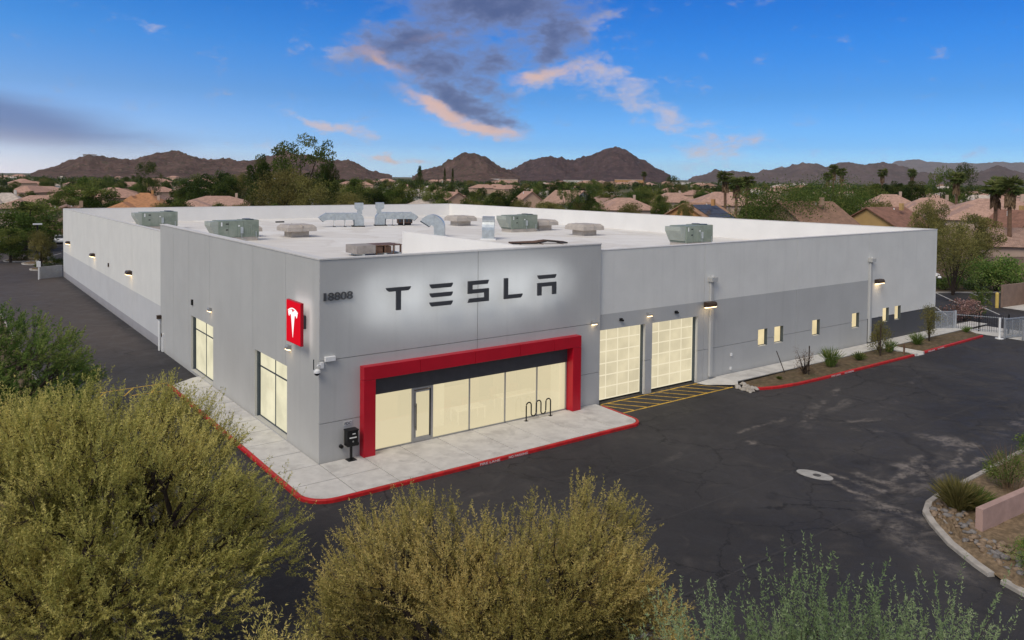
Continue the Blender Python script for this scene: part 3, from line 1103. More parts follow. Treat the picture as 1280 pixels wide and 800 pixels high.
# -- west windows
for (a, b, c, d) in (W1, W2):
    f = MB()
    xx0, xx1 = .27, .35
    mid = (a+b)/2
    for y in (a+.03, mid, b-.03):
        f.box((xx0, y-.03, c+.08), (xx1, y+.03, d-.08))
    for z in (c+.04, 2.72, d-.04):
        f.box((xx0-.003, a, z-.035), (xx1+.003, b, z+.035))
    f.box((.125, b-.02, c), (.266, b+.01, d))
    f = f.build('window', DARKF, B)
    s_ = MB()
    s_.box((-.02, a-.02, c-.06), (.26, b+.02, c+.02))
    s_.build('sill', GREY, f)
    for (y0, y1) in ((a+.06, mid-.03), (mid+.03, b-.06)):
        for (z0, z1) in ((c+.075, 2.685), (2.755, d-.075)):
            m = MB()
            m.box((.30, y0, z0), (.32, y1, z1))
            m.build('pane', CREAM2, f)

# -- garage doors
for (a, b, c, d) in DO:
    f = MB()
    yb = .60
    nc, nr = 4, 6
    z0, z1 = -.04, d
    cw, rh = (b-a)/nc, (z1-z0)/nr
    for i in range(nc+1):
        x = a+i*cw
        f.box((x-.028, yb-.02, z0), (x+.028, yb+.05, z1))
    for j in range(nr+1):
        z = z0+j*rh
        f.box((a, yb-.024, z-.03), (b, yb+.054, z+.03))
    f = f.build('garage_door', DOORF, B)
    for i in range(nc):
        for j in range(nr):
            m = MB()
            m.box((a+i*cw+.028, yb, z0+j*rh+.03), (a+(i+1)*cw-.028, yb+.02, z0+(j+1)*rh-.03))
            m.build('door_pane', DOORG, f)
    m = MB()
    m.box((a, yb-.05, -.16), (b, yb+.06, -.075))
    m.build('bottom_seal', RUB, f)
    m = MB()
    m.box((b-.03, .32, -.14), (b+.02, yb-.06, d+.01))
    m.box((a-.02, .32, -.14), (a+.03, yb-.06, d+.01))
    m.build('door_jamb', DARKF, f)  # lining coloured dark to give the shade inside the door recess

# -- small lit windows of the east part
for a, b in SW:
    f = MB()
    c, d = 1.42, 2.58
    f.box((a-.01, .36, c-.01), (a+.04, .42, d+.01))
    f.box((b-.04, .36, c-.01), (b+.01, .42, d+.01))
    f.box((a+.04, .36, c-.01), (b-.04, .42, c+.04))
    f.box((a+.04, .36, d-.04), (b-.04, .42, d+.01))
    f.box((b-.012, .16, c), (b+.02, .355, d))
    f = f.build('window', DARKF, B)
    m = MB()
    m.box((a+.042, .385, c+.042), (b-.042, .40, d-.042))
    m.build('pane', SMALLG, f)

# -- downspouts with scupper heads
for x, zt in ((26.72, 6.25), (46.05, 6.45)):
    m = MB()
    m.box((x-.15, -.02, .1), (x+.15, .147, zt))
    m = m.build('downspout', GREY, B, bevel=.03)
    h = MB()
    h.prism([(-.30, 0), (.30, 0), (.26, -.28), (-.26, -.28)], lambda u, v, d: (x+u, d, zt+.3+v), -.2, .145)
    h.tube([(x, -.02, zt+.31), (x, -.02, zt+.42)], [.14, .09], 10)
    h.build('scupper_head', GREY, m)

# -- wall lamps
def wall_lamp(p, out, big=False, energy=6):
    """p on the wall face, out = unit outward direction (x or y axis)"""
    o = Vector((*out, 0))
    s_ = Vector((-o.y, o.x, 0))
    w, h, dp = (.42, .36, .42) if big else (.15, .24, .22)
    p = Vector(p)
    fn = lambda u, v, d: p+o*u+Vector((0, 0, v))+s_*d
    m = MB()
    m.prism([(.004, h/2), (dp*.8, h/2), (dp, h*.2), (dp, -h*.3), (dp*.6, -h*.35), (.004, -h/2)], fn, -w, w)
    m = m.build('wall_lamp', BRONZE if big else ALU, B, bevel=.015)
    l = MB()
    l.prism([(.03, -h*.47), (dp*.62, -h*.34), (dp*.99, -h*.31), (dp*.99, -h*.40), (dp*.5, -h*.56), (.03, -h*.60)], fn, -w*.85, w*.85)
    l.build('lens', LAMP, m)
    lamp('wall_lamp_light', tuple(p+o*(dp+.30)+Vector((0, 0, -h/2-.12))), energy*.28, parent=m)


for y in (39.7, 57.4, 74.3):
    wall_lamp((.1, y, 4.45 if y < 70 else 4.5), (-1, 0), True, 14)
for y in (16.3, 3.45):
    wall_lamp((0, y, 4.62), (-1, 0), False, 5)
for x in (16.35, 21.0):
    wall_lamp((x, 0 if x < 16.9 else .15, 4.68), (0, -1), False, 5)
for x in (26.25, 47.2):
    wall_lamp((x, .15 if x > 30 else -.03, 4.85), (0, -1), True, 12)
# unlit emergency light box by the corner
m = MB()
m.box((.22, -.16, 4.56), (.72, -.003, 4.78))
m.build('light_box', WHITEP, B, bevel=.02)
m = MB()
m.box((.27, -.14, 4.545), (.67, -.03, 4.558))
m.build('light_box_lens', GALV, B)

# -- cameras
def dome_camera(p, d, mast):
    p, d = Vector(p), Vector(d)
    m = MB()
    m.cbox(p-d*.02+Vector((0, 0, .0)), (.16, .16, .26))
    m.tube([p, p+d*.26+Vector((0, 0, .05)), p+d*.34+Vector((0, 0, -.02))], [.04, .035, .05], 8)
    c = p+d*.34+Vector((0, 0, -.22))
    m.dome((c.x, c.y, c.z), .15, 12, 4, True, 1, sz=.8)
    m.tube([(c.x, c.y, c.z), (c.x, c.y, c.z-.06)], .15, 12)
    m = m.build('security_camera', WHITEP, B, smooth=False)
    k = MB()
    k.dome((c.x, c.y, c.z-.062), .13, 12, 4, True, -1)
    k.build('camera_dome', BLACK, m)
    if mast:
        k = MB()
        k.tube([(c.x-.16, c.y, c.z+.1), (c.x-.16, c.y, c.z+.55)], .022, 6)
        k.build('antenna', BLACK, m)


dome_camera((.08, -.03, 4.42), (-.72, -.35, 0), True)
dome_camera((57.02, .12, 4.75), (.5, -.5, 0), False)
for x in (18.65, 23.4):
    m = MB()
    m.box((x-.09, .02, 4.52), (x+.09, .147, 4.68))
    m.tube([(x, .03, 4.6), (x, -.08, 4.56)], .07, 8)
    m.build('door_camera', BLACK, B)
m = MB()
m.box((-.10, 20.25, 4.35), (-.002, 20.45, 4.7))
m.build('door_camera', BLACK, B)
# west pipes at the step in the wall
m = MB()
m.tube([(-.12, 28.85, -.15), (-.12, 28.85, 2.2)], .09, 8)
m.build('vent_pipe', WHITEP, B)
m = MB()
m.cbox((-.14, 28.85, 2.32), (.30, .30, .26))
m.build('pipe_cap', BRONZE, B)
m = MB()
m.box((-.14, 27.9, -.1), (-.002, 28.2, 1.2))
m.build('meter_box', WHITEP, B)
m = MB()
m.box((-.2, 28.0, 1.0), (-.145, 28.1, 1.25))
m.build('meter', BRONZE, B)
for y in (49.6,):
    m = MB()
    m.box((.0, y-.1, 4.0), (.098, y+.1, 4.35))
    m.build('junction_box', BRONZE, B)
# pipe stubs and little plate beside the drop box
for x in (1.02, 1.78):
    m = MB()
    m.tube([(x, -.002, .62), (x, -.16, .62)], .085, 10)
    m.build('pipe_stub', BLACK, B)
pl = MB()
pl.box((1.18, -.02, 1.50), (1.56, -.002, 1.70))
pl = pl.build('small_plate', PALE, B)
lettering('plate_lettering', 'FDC', .17, .002, BLACK, pl, (1.21, -.024, 1.54), (R_(90), 0, 0), .32)
for x, z in ((28.9, 1.25), (28.85, .35)):
    m = MB()
    m.box((x-.06, .06, z-.09), (x+.06, .148, z+.09))
    m.build('hose_tap', WHITEP, B)

# -- halo lit sign letters
def tip(x0, x1, z0, z1, cutl=0, cutr=0):
    """bar with its lower corners cut back"""
    return [(x0, z1), (x1, z1), (x1-cutr*.35, z0+(z1-z0)*.45), (x1-cutr, z0), (x0+cutl, z0), (x0+cutl*.35, z0+(z1-z0)*.45)]


GLY = {
    'T': [[(0, 1), (1, 1), (.96, .90), (.88, .835), (.59, .835), (.59, 0), (.41, 0), (.41, .835), (.12, .835), (.04, .90)]],
    'E': [tip(0, 1, .815, 1, .09, .09), tip(0, 1, .41, .595, .09, .09), tip(0, 1, .0, .185, .09, .09)],
    'S': [[(0, 1), (1, 1), (.93, .815), (.20, .815), (.20, .60), (1, .60), (1, 0), (0, 0), (.07, .185), (.80, .185), (.80, .415), (0, .415)]],
    'L': [[(0, 1), (.20, 1), (.20, .185), (1, .185), (.96, .08), (.88, 0), (0, 0)]],
    'A': [tip(0, 1, .815, 1, .09, .09), [(0, .62), (1, .62), (1, 0), (.80, 0), (.80, .43), (.20, .43), (.20, 0), (0, 0)]],
}
OFF = .60
LX = [('T', 2.98, 4.27), ('E', 5.30, 6.59), ('S', 7.48, 8.72), ('L', 9.68, 10.86), ('A', 11.86, 13.12)]
for ch, xa, xb in LX:
    m = MB()
    for poly in GLY[ch]:
        m.prism(poly, lambda u, v, d: (xa+u*(xb-xa), d, 6.63+v*1.06), -OFF, -OFF+.10)
    m = m.build('sign_letter', LET, B)
# the halo light behind the letters washes the wall
for w_, h_, e_ in ((14.0, 4.0, 40), (11.6, 2.2, 34), (10.2, 1.0, 12)):
    l = lamp('sign_halo_light', (8.05, -.52-.002*w_, 7.12), e_, (.93, .96, 1.0), B, 'AREA')
    l.data.shape = 'ELLIPSE' if w_ > 12 else 'RECTANGLE'
    l.data.size = w_
    l.data.size_y = h_
    l.rotation_euler = (R_(90), 0, 0)
lettering('address_number', '1', .5, .025, LET, B, (.17, -.06, 7.27), (R_(90), 0, 0), .12)
lettering('address_number', '8808', .5, .025, LET, B, (.38, -.06, 7.27), (R_(90), 0, 0), 1.18)

# -- red box sign on the west wall
bs = MB()
bs.box((-.48, .95, 5.12), (-.34, 2.70, 7.08))
bs = bs.build('box_sign', RED, B, bevel=.02)
m = MB()
m.box((-.486, .98, 5.15), (-.481, 2.67, 7.05))
m.build('sign_face', REDS, bs)
m = MB()
m.box((-.26, 1.5, 5.8), (-.002, 2.15, 6.4))
m.build('sign_mount', LET, bs)
fnx = lambda u, v, d: (d, 1.86-u*1.15, 6.25+v*.98)
em = MB()
n = 10
tt = [-1+2*i/n for i in range(n+1)]
em.prism([(.52*t_, .52-.16*t_*t_) for t_ in tt]+[(.50*t_, .465-.15*t_*t_) for t_ in reversed(tt)], fnx, -.50, -.488)
body = [(-.49, .285), (-.40, .35), (-.27, .405), (-.13, .425), (0, .29), (.13, .425), (.27, .405), (.40, .35), (.49, .285), (.43, .13), (.38, .09), (.34, .17), (.22, .20), (.17, .12), (.13, -.1), (0, -.86),
        (-.13, -.1), (-.17, .12), (-.22, .20), (-.34, .17), (-.38, .09), (-.43, .13)]
em.prism(body, fnx, -.50, -.488)
em.build('emblem', WHS, bs)
l = lamp('box_sign_halo_light', (-.33, 1.82, 6.1), 11, (1, .97, .95), bs, 'AREA')
l.data.shape = 'RECTANGLE'
l.data.size, l.data.size_y = 2.1, 1.95
l.rotation_euler = (0, R_(-90), 0)
# ------------------------------------------------------------------ things standing by the building
t = thing('drop_box', 'black key drop box on a slim post beside the red entrance frame', 'drop box', (1.40, -.30, 0))
m = MB(); m.box((-.26, -.2, .66), (.26, .2, 1.38)); m.build('box', BLACK, t, bevel=.03)
m = MB(); m.box((-.28, -.23, 1.35), (.28, .2, 1.41)); m.build('lid', BLACK, t, bevel=.01)
m = MB(); m.box((-.045, -.045, .02), (.045, .045, .66)); m.build('post', BLACK, t)
m = MB(); m.box((-.2, -.2, 0), (.2, .2, .025)); m.build('base_plate', BLACK, t)
m = MB(); m.box((-.17, -.215, 1.04), (.17, -.203, 1.09)); m.build('slot', WHITEP, t)
m = MB(); m.box((-.03, -.225, .86), (.03, -.203, .92)); m.build('lock', ALU, t)
m = MB(); m.box((-.03, -.212, 1.21), (.12, -.203, 1.25)); m.build('label', WHITEP, t)

t = thing('bike_rack', 'black wave shaped bike rack on the sidewalk before the glass front', 'bike rack', (11.4, -.30, 0))
pts = [(0, 0, 0), (0, 0, .80)]
x = 0.0
r = .165
for k in range(3):
    pts += [(x+r-r*math.cos(a), 0, .80+r*math.sin(a)) for a in [math.pi*i/8 for i in range(1, 9)]]
    x += 2*r
    if k < 2:
        pts += [(x+r-r*math.cos(a), 0, .36-r*math.sin(a)) for a in [math.pi*i/8 for i in range(0, 9)]]
        x += 2*r
pts.append((x, 0, 0))
m = MB(); m.tube(pts, .035, 8); m.build('tube', BLACK, t, smooth=True)
for xx in (0, x):
    m = MB(); m.cbox((xx, 0, .008), (.18, .18, .014)); m.build('base_plate', BLACK, t)

# white words on the red kerb faces
for x0, wd in ((5.95, 'FIRE LANE'), (7.55, 'NO PARKING')):
    lettering('kerb_lettering', wd, .15, .002, WHITEP, KERB, (x0, -3.978, -.13), (R_(90), 0, 0), 1.1)
lettering('kerb_lettering', 'FIRE LANE', .15, .002, WHITEP, KERB, (-2.108, 7.4, -.13), (R_(90), 0, R_(-90)), 1.1)
for x0, wd in ((34.0, 'FIRE LANE'), (35.6, 'NO PARKING')):
    lettering('kerb_lettering', wd, .15, .002, WHITEP, KERB1, (x0, -4.03, -.13), (R_(90), 0, 0), 1.1)
for x0, wd, y in ((47.3, 'FIRE LANE', -3.948), (48.9, 'NO PARKING', -3.90)):
    lettering('kerb_lettering', wd, .15, .002, WHITEP, KERB2, (x0, y, -.13), (R_(90), 0, R_(1.6)), 1.1)

# tables and chairs in the lit showroom
def table(loc, label, L=1.8):
    t = thing('table', label, 'table', loc)
    m = MB(); m.box((-L/2, -.4, .70), (L/2, .4, .75)); m.build('tabletop', TABLE, t)
    for sx in (-1, 1):
        for sy in (-1, 1):
            m = MB(); m.cbox((sx*(L/2-.06), sy*.34, .35), (.06, .06, .698)); m.build('leg', TABLE, t)
def chair(loc, rz, label):
    t = thing('chair', label, 'chair', loc, rz)
    m = MB(); m.box((-.24, -.24, .42), (.24, .24, .48)); m.build('seat', CHAIRM, t)
    m = MB(); m.box((-.24, .2, .50), (.24, .25, .92)); m.build('backrest', CHAIRM, t)
    for sx in (-1, 1):
        for sy in (-1, 1):
            m = MB(); m.cbox((sx*.2, sy*.2, .21), (.04, .04, .42)); m.build('leg', ALU, t)
table((8.9, 1.5, 0), 'white table behind the glass right of the entrance door')
table((12.6, 2.2, 0), 'long white table behind the glass over the bike rack', 2.6)
chair((8.3, 2.4, 0), 0, 'rust seated chair behind the white table by the door')
chair((9.5, 2.4, 0), .3, 'rust seated chair at the right end of the table by the door')
chair((11.9, 3.2, 0), 0, 'rust seated chair behind the long white table, left')
chair((13.3, 3.2, 0), -.2, 'rust seated chair behind the long white table, right')

# ------------------------------------------------------------------ roof equipment
ZR = 6.5


def package_unit(loc, rz, label, sc=1.0):
    t = thing('rooftop_unit', label, 'air conditioner', loc, rz, 'sage green rooftop air conditioners')
    t.scale = (sc, sc, sc)
    m = MB(); m.box((-1.7, -1.05, .38), (.62, 1.05, 1.95)); m.build('cabinet', GREEN, t, bevel=.02)
    m = MB(); m.box((.625, -1.05, .38), (2.1, 1.05, 1.99)); m.build('condenser_section', GREEN, t, bevel=.02)
    for k in range(7):
        m = MB(); m.box((.75+k*.18, -1.075, .55), (.87+k*.18, -1.052, 1.55)); m.build('louvre', GREEN, t)
    m = MB()
    m.prism([(-1.705, 1.88), (-2.45, 1.88), (-2.45, 1.5), (-1.9, .55), (-1.705, .55)], lambda u, v, d: (u, d, v), -.95, .95)
    m.build('intake_hood', GREENL, t)
    m = MB(); m.box((-1.72, -.8, .5), (-1.708, .8, 1.3)); m.build('intake_screen', DARKF, t)
    for x0, x1 in ((-1.6, -.8), (-.76, .0), (.04, .58)):
        m = MB(); m.box((x0, -1.07, .45), (x1, -1.052, 1.88)); m.build('access_panel', GREEN, t)
    for x0, z0, w, h in ((-1.5, 1.45, .12, .38), (-1.05, 1.6, .25, .1), (-1.05, 1.05, .2, .1), (.1, 1.4, .16, .12)):
        m = MB(); m.box((x0, -1.085, z0), (x0+w, -1.072, z0+h)); m.build('data_plate', WHITEP if w < .2 else BLACK, t)
    m = MB(); m.box((.30, -1.2, .75), (.55, -1.072, 1.35)); m.build('disconnect_switch', GALV, t)
    m = MB()
    m.tube([(.42, -1.13, .75), (.42, -1.13, .25), (.8, -1.2, .12)], .03, 6)
    m.tube([(1.8, -1.12, .9), (1.8, -1.12, .3), (2.2, -1.12, .15)], .035, 6)
    m.build('conduit', GALV, t)
    for yy in (-.45, .45):
        m = MB(); m.tube([(1.36, yy, 1.98), (1.36, yy, 2.07)], .40, 14); m.build('fan_shroud', DARKF, t)
    m = MB(); m.box((-1.65, -1.0, 0), (2.05, 1.0, .37)); m.build('roof_kerb', BEIGE, t)
    return t


def put(x, y):
    return (x, y, ZR)


package_unit(put(7.6, 64.5), 0.0, 'sage green air conditioner at the far left of the white roof', 1.0)
package_unit(put(10.0, 44.0), 0.0, 'sage green air conditioner behind the left parapet with a beige hood behind it', 1.0)
package_unit(put(42.2, 41.2), 0.0, 'sage green air conditioner in the middle of the roof beside the duct box', 1.0)
package_unit(put(45.0, 17.6), 0.0, 'sage green air conditioner nearest the east parapet', 1.0)


def relief_hood(loc, label, s=1.0):
    t = thing('relief_hood', label, 'roof vent', loc, 0, 'beige relief hoods on the roof')
    t.scale = (s, s, s)
    m = MB(); m.box((-.95, -.95, 0), (.95, .95, .75)); m.build('curb', BEIGE, t)
    m = MB()
    q, w, h0, h1, h2 = 1.55, 1.25, .62, 1.02, 1.28
    def ring(a, z): return [(-a, -a, z), (a, -a, z), (a, a, z), (-a, a, z)]
    vs = ring(q-.03, h0)+ring(q, h0)+ring(q*.985, h1)+ring(w, h2)
    fs = []
    for lv in range(3):
        fs += [(lv*4+i, lv*4+(i+1) % 4, lv*4+4+(i+1) % 4, lv*4+4+i) for i in range(4)]
    fs += [(12, 13, 14, 15), (3, 2, 1, 0)]
    m.add(vs, fs)
    m.build('hood', BEIGE, t)
    m = MB(); m.box((-.02, -1.58, .66), (.02, 1.58, 1.30)); m.build('seam', BEIGE, t)
    return t


relief_hood(put(17.0, 45.8), 'beige relief hood behind the front left parapet corner')
relief_hood(put(42.6, 54.2), 'beige relief hood near the inner back corner of the roof')
relief_hood(put(46.5, 42.3), 'beige relief hood half hidden behind the middle air conditioner')
relief_hood(put(45.3, 33.0), 'beige relief hood standing alone right of the middle air conditioner')
relief_hood(put(12.5, 48.5), 'beige relief hood hidden behind the left air conditioner', .9)


def duct_run(loc, rz, label, flip=1):
    """fan with a vertical outlet, an elbow at the roof and a long horizontal duct on legs"""
    t = thing('duct_assembly', label, 'air duct', loc, rz, 'galvanised duct assemblies on the roof')
    t.scale = (.92, .92, .90)
    f = flip
    m = MB()
    prof = [(.75*f, 0), (.75*f, .9)]+[(f*(-.15+.9*math.cos(a)), .9+1.0*math.sin(a)) for a in [math.pi/2*i/6 for i in range(1, 7)]]+[(-.75*f, 1.9), (-.75*f, .9), (-.55*f, .6), (-.55*f, 0)]
    m.prism(prof, lambda u, v, d: (u, d, v), -.6, .6)
    m.build('elbow', GALV, t)
    prev = -.76
    for k in range(3):
        m = MB()
        a, b = prev-.008, prev-1.15
        m.box((min(a*f, b*f), -.58, .95), (max(a*f, b*f), .58, 1.9))
        m.build('duct_section', GALV, t)
        for s_ in (-1,):
            n = MB()
            n.tube([(a*f, -.59, .97), (b*f, -.59, 1.88)], .018, 4)
            n.tube([(a*f, -.59, 1.88), (b*f, -.59, .97)], .018, 4)
            n.build('cross_brace', GALV, t)
        n = MB(); n.box((min(b*f-.03, b*f+.03), -.63, .90), (max(b*f-.03, b*f+.03), .63, 1.95)); n.build('flange', GALV, t)
        prev = b-.03
    m = MB()
    m.prism([(prev*f, 1.9), ((prev-.75)*f, 1.45), ((prev-.95)*f, 1.25), ((prev-.35)*f, .72), (prev*f, .95)], lambda u, v, d: (u, d, v), -.58, .58)
    m.build('intake_cowl', GALV, t)
    m = MB()
    m.prism([((prev-.93)*f, 1.22), ((prev-1.0)*f, 1.25), ((prev-.40)*f, .66), ((prev-.34)*f, .70)], lambda u, v, d: (u, d, v), -.52, .52)
    m.build('intake_screen', DARKF, t)
    m = MB()
    m.prism([(-.10*f, 1.9), (-.05*f, 2.25), (-.45*f, 2.5), (-.45*f, 3.3), (.65*f, 3.3), (.65*f, 2.5), (.45*f, 2.2), (.5*f, 1.75)], lambda u, v, d: (u, d, v), -.55, .55)
    m.build('outlet_stack', GALV, t)
    for xx in (-1.75, -3.2):
        for yy in (-.5, .5):
            m = MB(); m.tube([(xx*f, yy, 0), (xx*f, yy, .95)], .05, 6); m.build('leg', WHITEP, t)
            m = MB(); m.cbox((xx*f, yy, .04), (.3, .3, .08)); m.build('foot_pad', BLACK, t)
    m = MB(); m.box((-.85, -.75, -.002), (.85, .75, .14)); m.build('roof_kerb', RUB, t)
    m = MB(); m.box((-.62*f-.06, -.66, .1), (-.62*f+.06, -.605, 1.0)); m.build('access_door', DARKF, t)
    return t


RZV = math.atan2(cR.y, cR.x)*.55
duct_run(put(29.8, 58.0), RZV, 'galvanised duct run reaching left from its outlet stack', 1)
duct_run(put(33.2, 58.6), RZV, 'galvanised duct run reaching right from its outlet stack', -1)


def gooseneck(loc, rz, label):
    t = thing('gooseneck_vent', label, 'roof vent', loc, rz, 'galvanised gooseneck vents')
    r0, r1 = .25, 1.35
    def seg(a0, a1):
        m = MB()
        A = [a0+(a1-a0)*i/3 for i in range(4)]
        m.prism([(r1*math.cos(a), r1*math.sin(a)) for a in A]+[(r0*math.cos(a), r0*math.sin(a)) for a in reversed(A)], lambda u, v, d: (u-.6, d, v+1.0), -.62, .62)
        return m
    for i in range(4):
        seg(i*R_(37), (i+1)*R_(37)-.012).build('elbow_gore', GALV, t)
    m = MB(); m.box((-.35, -.62, 0), (.75, .62, .995)); m.build('riser', GALV, t)
    a = R_(149)
    m = MB()
    m.prism([(r0*math.cos(a), r0*math.sin(a)), (r1*math.cos(a), r1*math.sin(a)), (r1*math.cos(a)-.05, r1*math.sin(a)-.08), (r0*math.cos(a)-.05, r0*math.sin(a)-.08)],
            lambda u, v, d: (u-.6, d, v+1.0), -.58, .58)
    m.build('outlet_screen', DARKF, t)
    m = MB(); m.box((-.55, -.78, -.002), (.95, .78, .16)); m.build('roof_kerb', WHITEP, t)
    return t


gooseneck(put(29.6, 38.6), math.atan2(cR.y, cR.x), 'half round gooseneck vent over the white stub parapet, seen from the side')
gooseneck(put(32.2, 33.0), math.atan2(cF.y, cF.x)+math.pi, 'galvanised gooseneck vent seen face on beside the middle air conditioner')

t = thing('condensing_unit', 'grey brown condensing unit with open rusty coils behind the front parapet', 'air conditioner', put(15.3, 24.6), 0)
t.scale = (1, 1, .62)
m = MB(); m.box((-2.2, -1.0, .35), (-.55, 1.0, 1.40)); m.build('cabinet', pbr('weathered_cabinet', (.32, .29, .27), .7, 0, .15, 2), t, bevel=.02)
m = MB(); m.box((-.54, -1.0, 1.25), (1.75, 1.0, 1.38)); m.build('top_frame', BROWNM, t)
for xx in (-.5, .25, 1.0, 1.68):
    m = MB(); m.box((xx, -1.0, .1), (xx+.07, -.9, 1.248)); m.build('post', BROWNM, t)
for xx in (-.4, .36):
    m = MB(); m.box((xx, -.85, .3), (xx+.55, .85, 1.15)); m.build('coil', BROWNM, t)
m = MB()
for yy in (-.9, 0, .9):
    m.tube([(1.78, yy, 1.3), (2.15, yy, 1.3), (2.15, yy, 0)], .035, 5)
m.build('guard_rail', BROWNM, t)
for xx in (-1.7, .2, 1.5):
    m = MB(); m.box((xx, -1.05, 0), (xx+.2, 1.05, .345)); m.build('rail', GALV, t)
t = thing('pipe_bundle', 'low dark bundle of roof pipes lying behind the sign parapet', 'pipes', put(33.6, 26.4), R_(-22))
for k in range(6):
    m = MB()
    m.tube([(-2.9, -.7+k*.28, .10), (-.5, -.75+k*.28, .12+.05*(k % 2)), (.6, -.65+k*.27, .30), (2.6, -.7+k*.25, .13)], .07, 6)
    m.build('pipe', BROWNM if k % 2 else RUB, t)
for xx in (-2.2, 0, 2.0):
    m = MB(); m.box((xx, -.9, 0), (xx+.15, .9, .05)); m.build('sleeper', BROWNM, t)
t = thing('compressor', 'small brown compressor beneath the right hand duct run', 'compressor', put(36.5, 58.2), RZV)
m = MB(); m.box((-.95, -.5, .25), (.95, .5, 1.15)); m.build('cabinet', BROWNM, t)
for xx in (-.8, -.35, .1, .55):
    m = MB(); m.box((xx, -.53, .4), (xx+.3, -.503, 1.0)); m.build('grille', DARKF, t)
m = MB(); m.box((-.8, -.4, 0), (.8, .4, .248)); m.build('stand', RUB, t)
t = thing('roof_drain', 'small dark roof vent low on the deck by the back parapet', 'roof vent', put(24.4, 70.5))
m = MB(); m.box((-.55, -.2, 0), (.55, .2, .16)); m.build('cap', RUB, t)

# ------------------------------------------------------------------ gate, fences and walls at the east end
def fence_post(p, h, mat, parent, w=.1, name='post'):
    m = MB(); m.cbox((p[0], p[1], h/2-.15), (w, w, h)); m.build(name, mat, parent)


def mesh_gate(a, b, h, label, nbar=6):
    a, b = Vector(a), Vector(b)
    L = (b-a).length
    t = thing('gate', label, 'gate', (a.x, a.y, -.15), math.atan2((b-a).y, (b-a).x))
    for xx in (0, L):
        m = MB(); m.cbox((xx, 0, h/2), (.12, .12, h)); m.build('stile', GALVF, t)
    for z in (.12, h-.06):
        m = MB(); m.box((.065, -.045, z-.05), (L-.065, .045, z+.05)); m.build('rail', GALVF, t)
    m = MB(); m.box((.065, -.012, .18), (L-.065, .012, h-.12)); m.build('mesh_panel', MESH, t)
    for k in range(1, 3):
        m = MB(); m.cbox((L*k/3, -.03, h/2), (.05, .05, h-.3)); m.build('stile', GALVF, t)
    return t


MESH, q, out = material('perforated_gate_mesh')
b_ = q.new('ShaderNodeBsdfPrincipled'); b_.inputs['Base Color'].default_value = (.33, .35, .37, 1); b_.inputs['Roughness'].default_value = .6
tr = q.new('ShaderNodeBsdfTransparent'); mx = q.new('ShaderNodeMixShader'); mx.inputs[0].default_value = .42
q.l.new(tr.outputs[0], mx.inputs[1]); q.l.new(b_.outputs[0], mx.inputs[2]); q.l.new(mx.outputs[0], out.inputs[0])

mesh_gate((57.25, .25), (58.7, -.62), 1.65, 'grey mesh gate between the white wall corner and its post')
fa, fb = Vector((58.85, -.75)), Vector((60.7, -4.3))
L = (fb-fa).length
t = thing('picket_fence', 'dark picket fence closing the drive beyond the planter', 'fence', (fa.x, fa.y, -.15), math.atan2((fb-fa).y, (fb-fa).x))
for z in (.18, 1.35):
    m = MB(); m.box((0, -.02, z-.03), (L, .02, z+.03)); m.build('rail', GALVF, t)
n = 24
pm = MB(); pm.cbox((0, -.035, .80), (.025, .025, 1.45)); pme = pm.mesh('picket', BLACK)
for k in range(n):
    o = link('picket', pme, t); o.location = (.08+k*(L-.16)/(n-1), 0, 0)
for xx, w in ((0, .16), (L*.45, .09), (L, .10)):
    m = MB(); m.cbox((xx, .03, .85), (w, w, 1.7)); m.build('post', GALVF if w > .1 else BLACK, t)
t = thing('gate_post', 'white steel post on a round foot before the picket fence', 'post', (57.75, -4.75, -.15))
m = MB(); m.tube([(0, 0, 0), (0, 0, 1.75)], .09, 10); m.build('pole', WHITEP, t)
m = MB(); m.tube([(0, 0, 0), (0, 0, .06)], .32, 14); m.build('foot', WHITEP, t)
mesh_gate((58.1, -5.0), (60.9, -5.6), 1.7, 'grey mesh gate leaf standing open right of the white post')
mesh_gate((58.6, -6.2), (60.6, -6.7), 1.7, 'second grey mesh gate leaf at the right edge')
mb = MB()
mb.box((58.6, -9, -.2), (63, -1.53, -.12))
struct('gate_pavement', mb, CONC)

def masonry_wall(a, b, h, th, mat, label, bay=2.6, cat='wall', cap=True, z=-.2):
    a, b = Vector(a), Vector(b)
    L = (b-a).length
    t = thing('garden_wall', label, cat, (a.x, a.y, z), math.atan2((b-a).y, (b-a).x))
    k = max(1, round(L/bay))
    for i in range(k):
        m = MB(); m.box((L*i/k+(.006 if i else 0), 0, 0), (L*(i+1)/k-(.006 if i < k-1 else 0), th, h)); m.build('wall_panel', mat, t)
    if cap:
        m = MB(); m.box((-.02, -.02, h), (L+.02, th+.02, h+.06)); m.build('cap', mat, t)
    return t


masonry_wall((17.02, -20.36), (33, -21.3), 1.03, .26, PINKW, 'low pink stucco wall on the gravel island', 8, cap=False)
masonry_wall((80, 24.6), (126, -1.6), 2.5, .2, TANW, 'long tan block wall behind the east parking bays', 3)
masonry_wall((100.4, 17.6), (134, -1.4), 2.7, .2, TANW, 'taller tan block wall behind the hedge', 3)
t = thing('trash_enclosure', 'tan block trash enclosure with an open front at right', 'enclosure', (76.0, 2.2, -.15), math.atan2(-.3, 3))
for a_, b_2 in (((0, 0), (4.6, .2)), ((4.4, -5.6), (4.6, -.003)), ((0, -5.8), (4.6, -5.603))):
    m = MB(); m.box((*a_, 0), (*b_2, 2.35)); m.build('wall_panel', TANW, t)
m = MB(); m.box((0, -5.55, -.02), (4.39, -.003, .03)); m.build('floor_slab', CONC, t)
t = thing('bollard', 'yellow bollard at the corner of the trash enclosure', 'bollard', (75.4, 2.5, -.15))
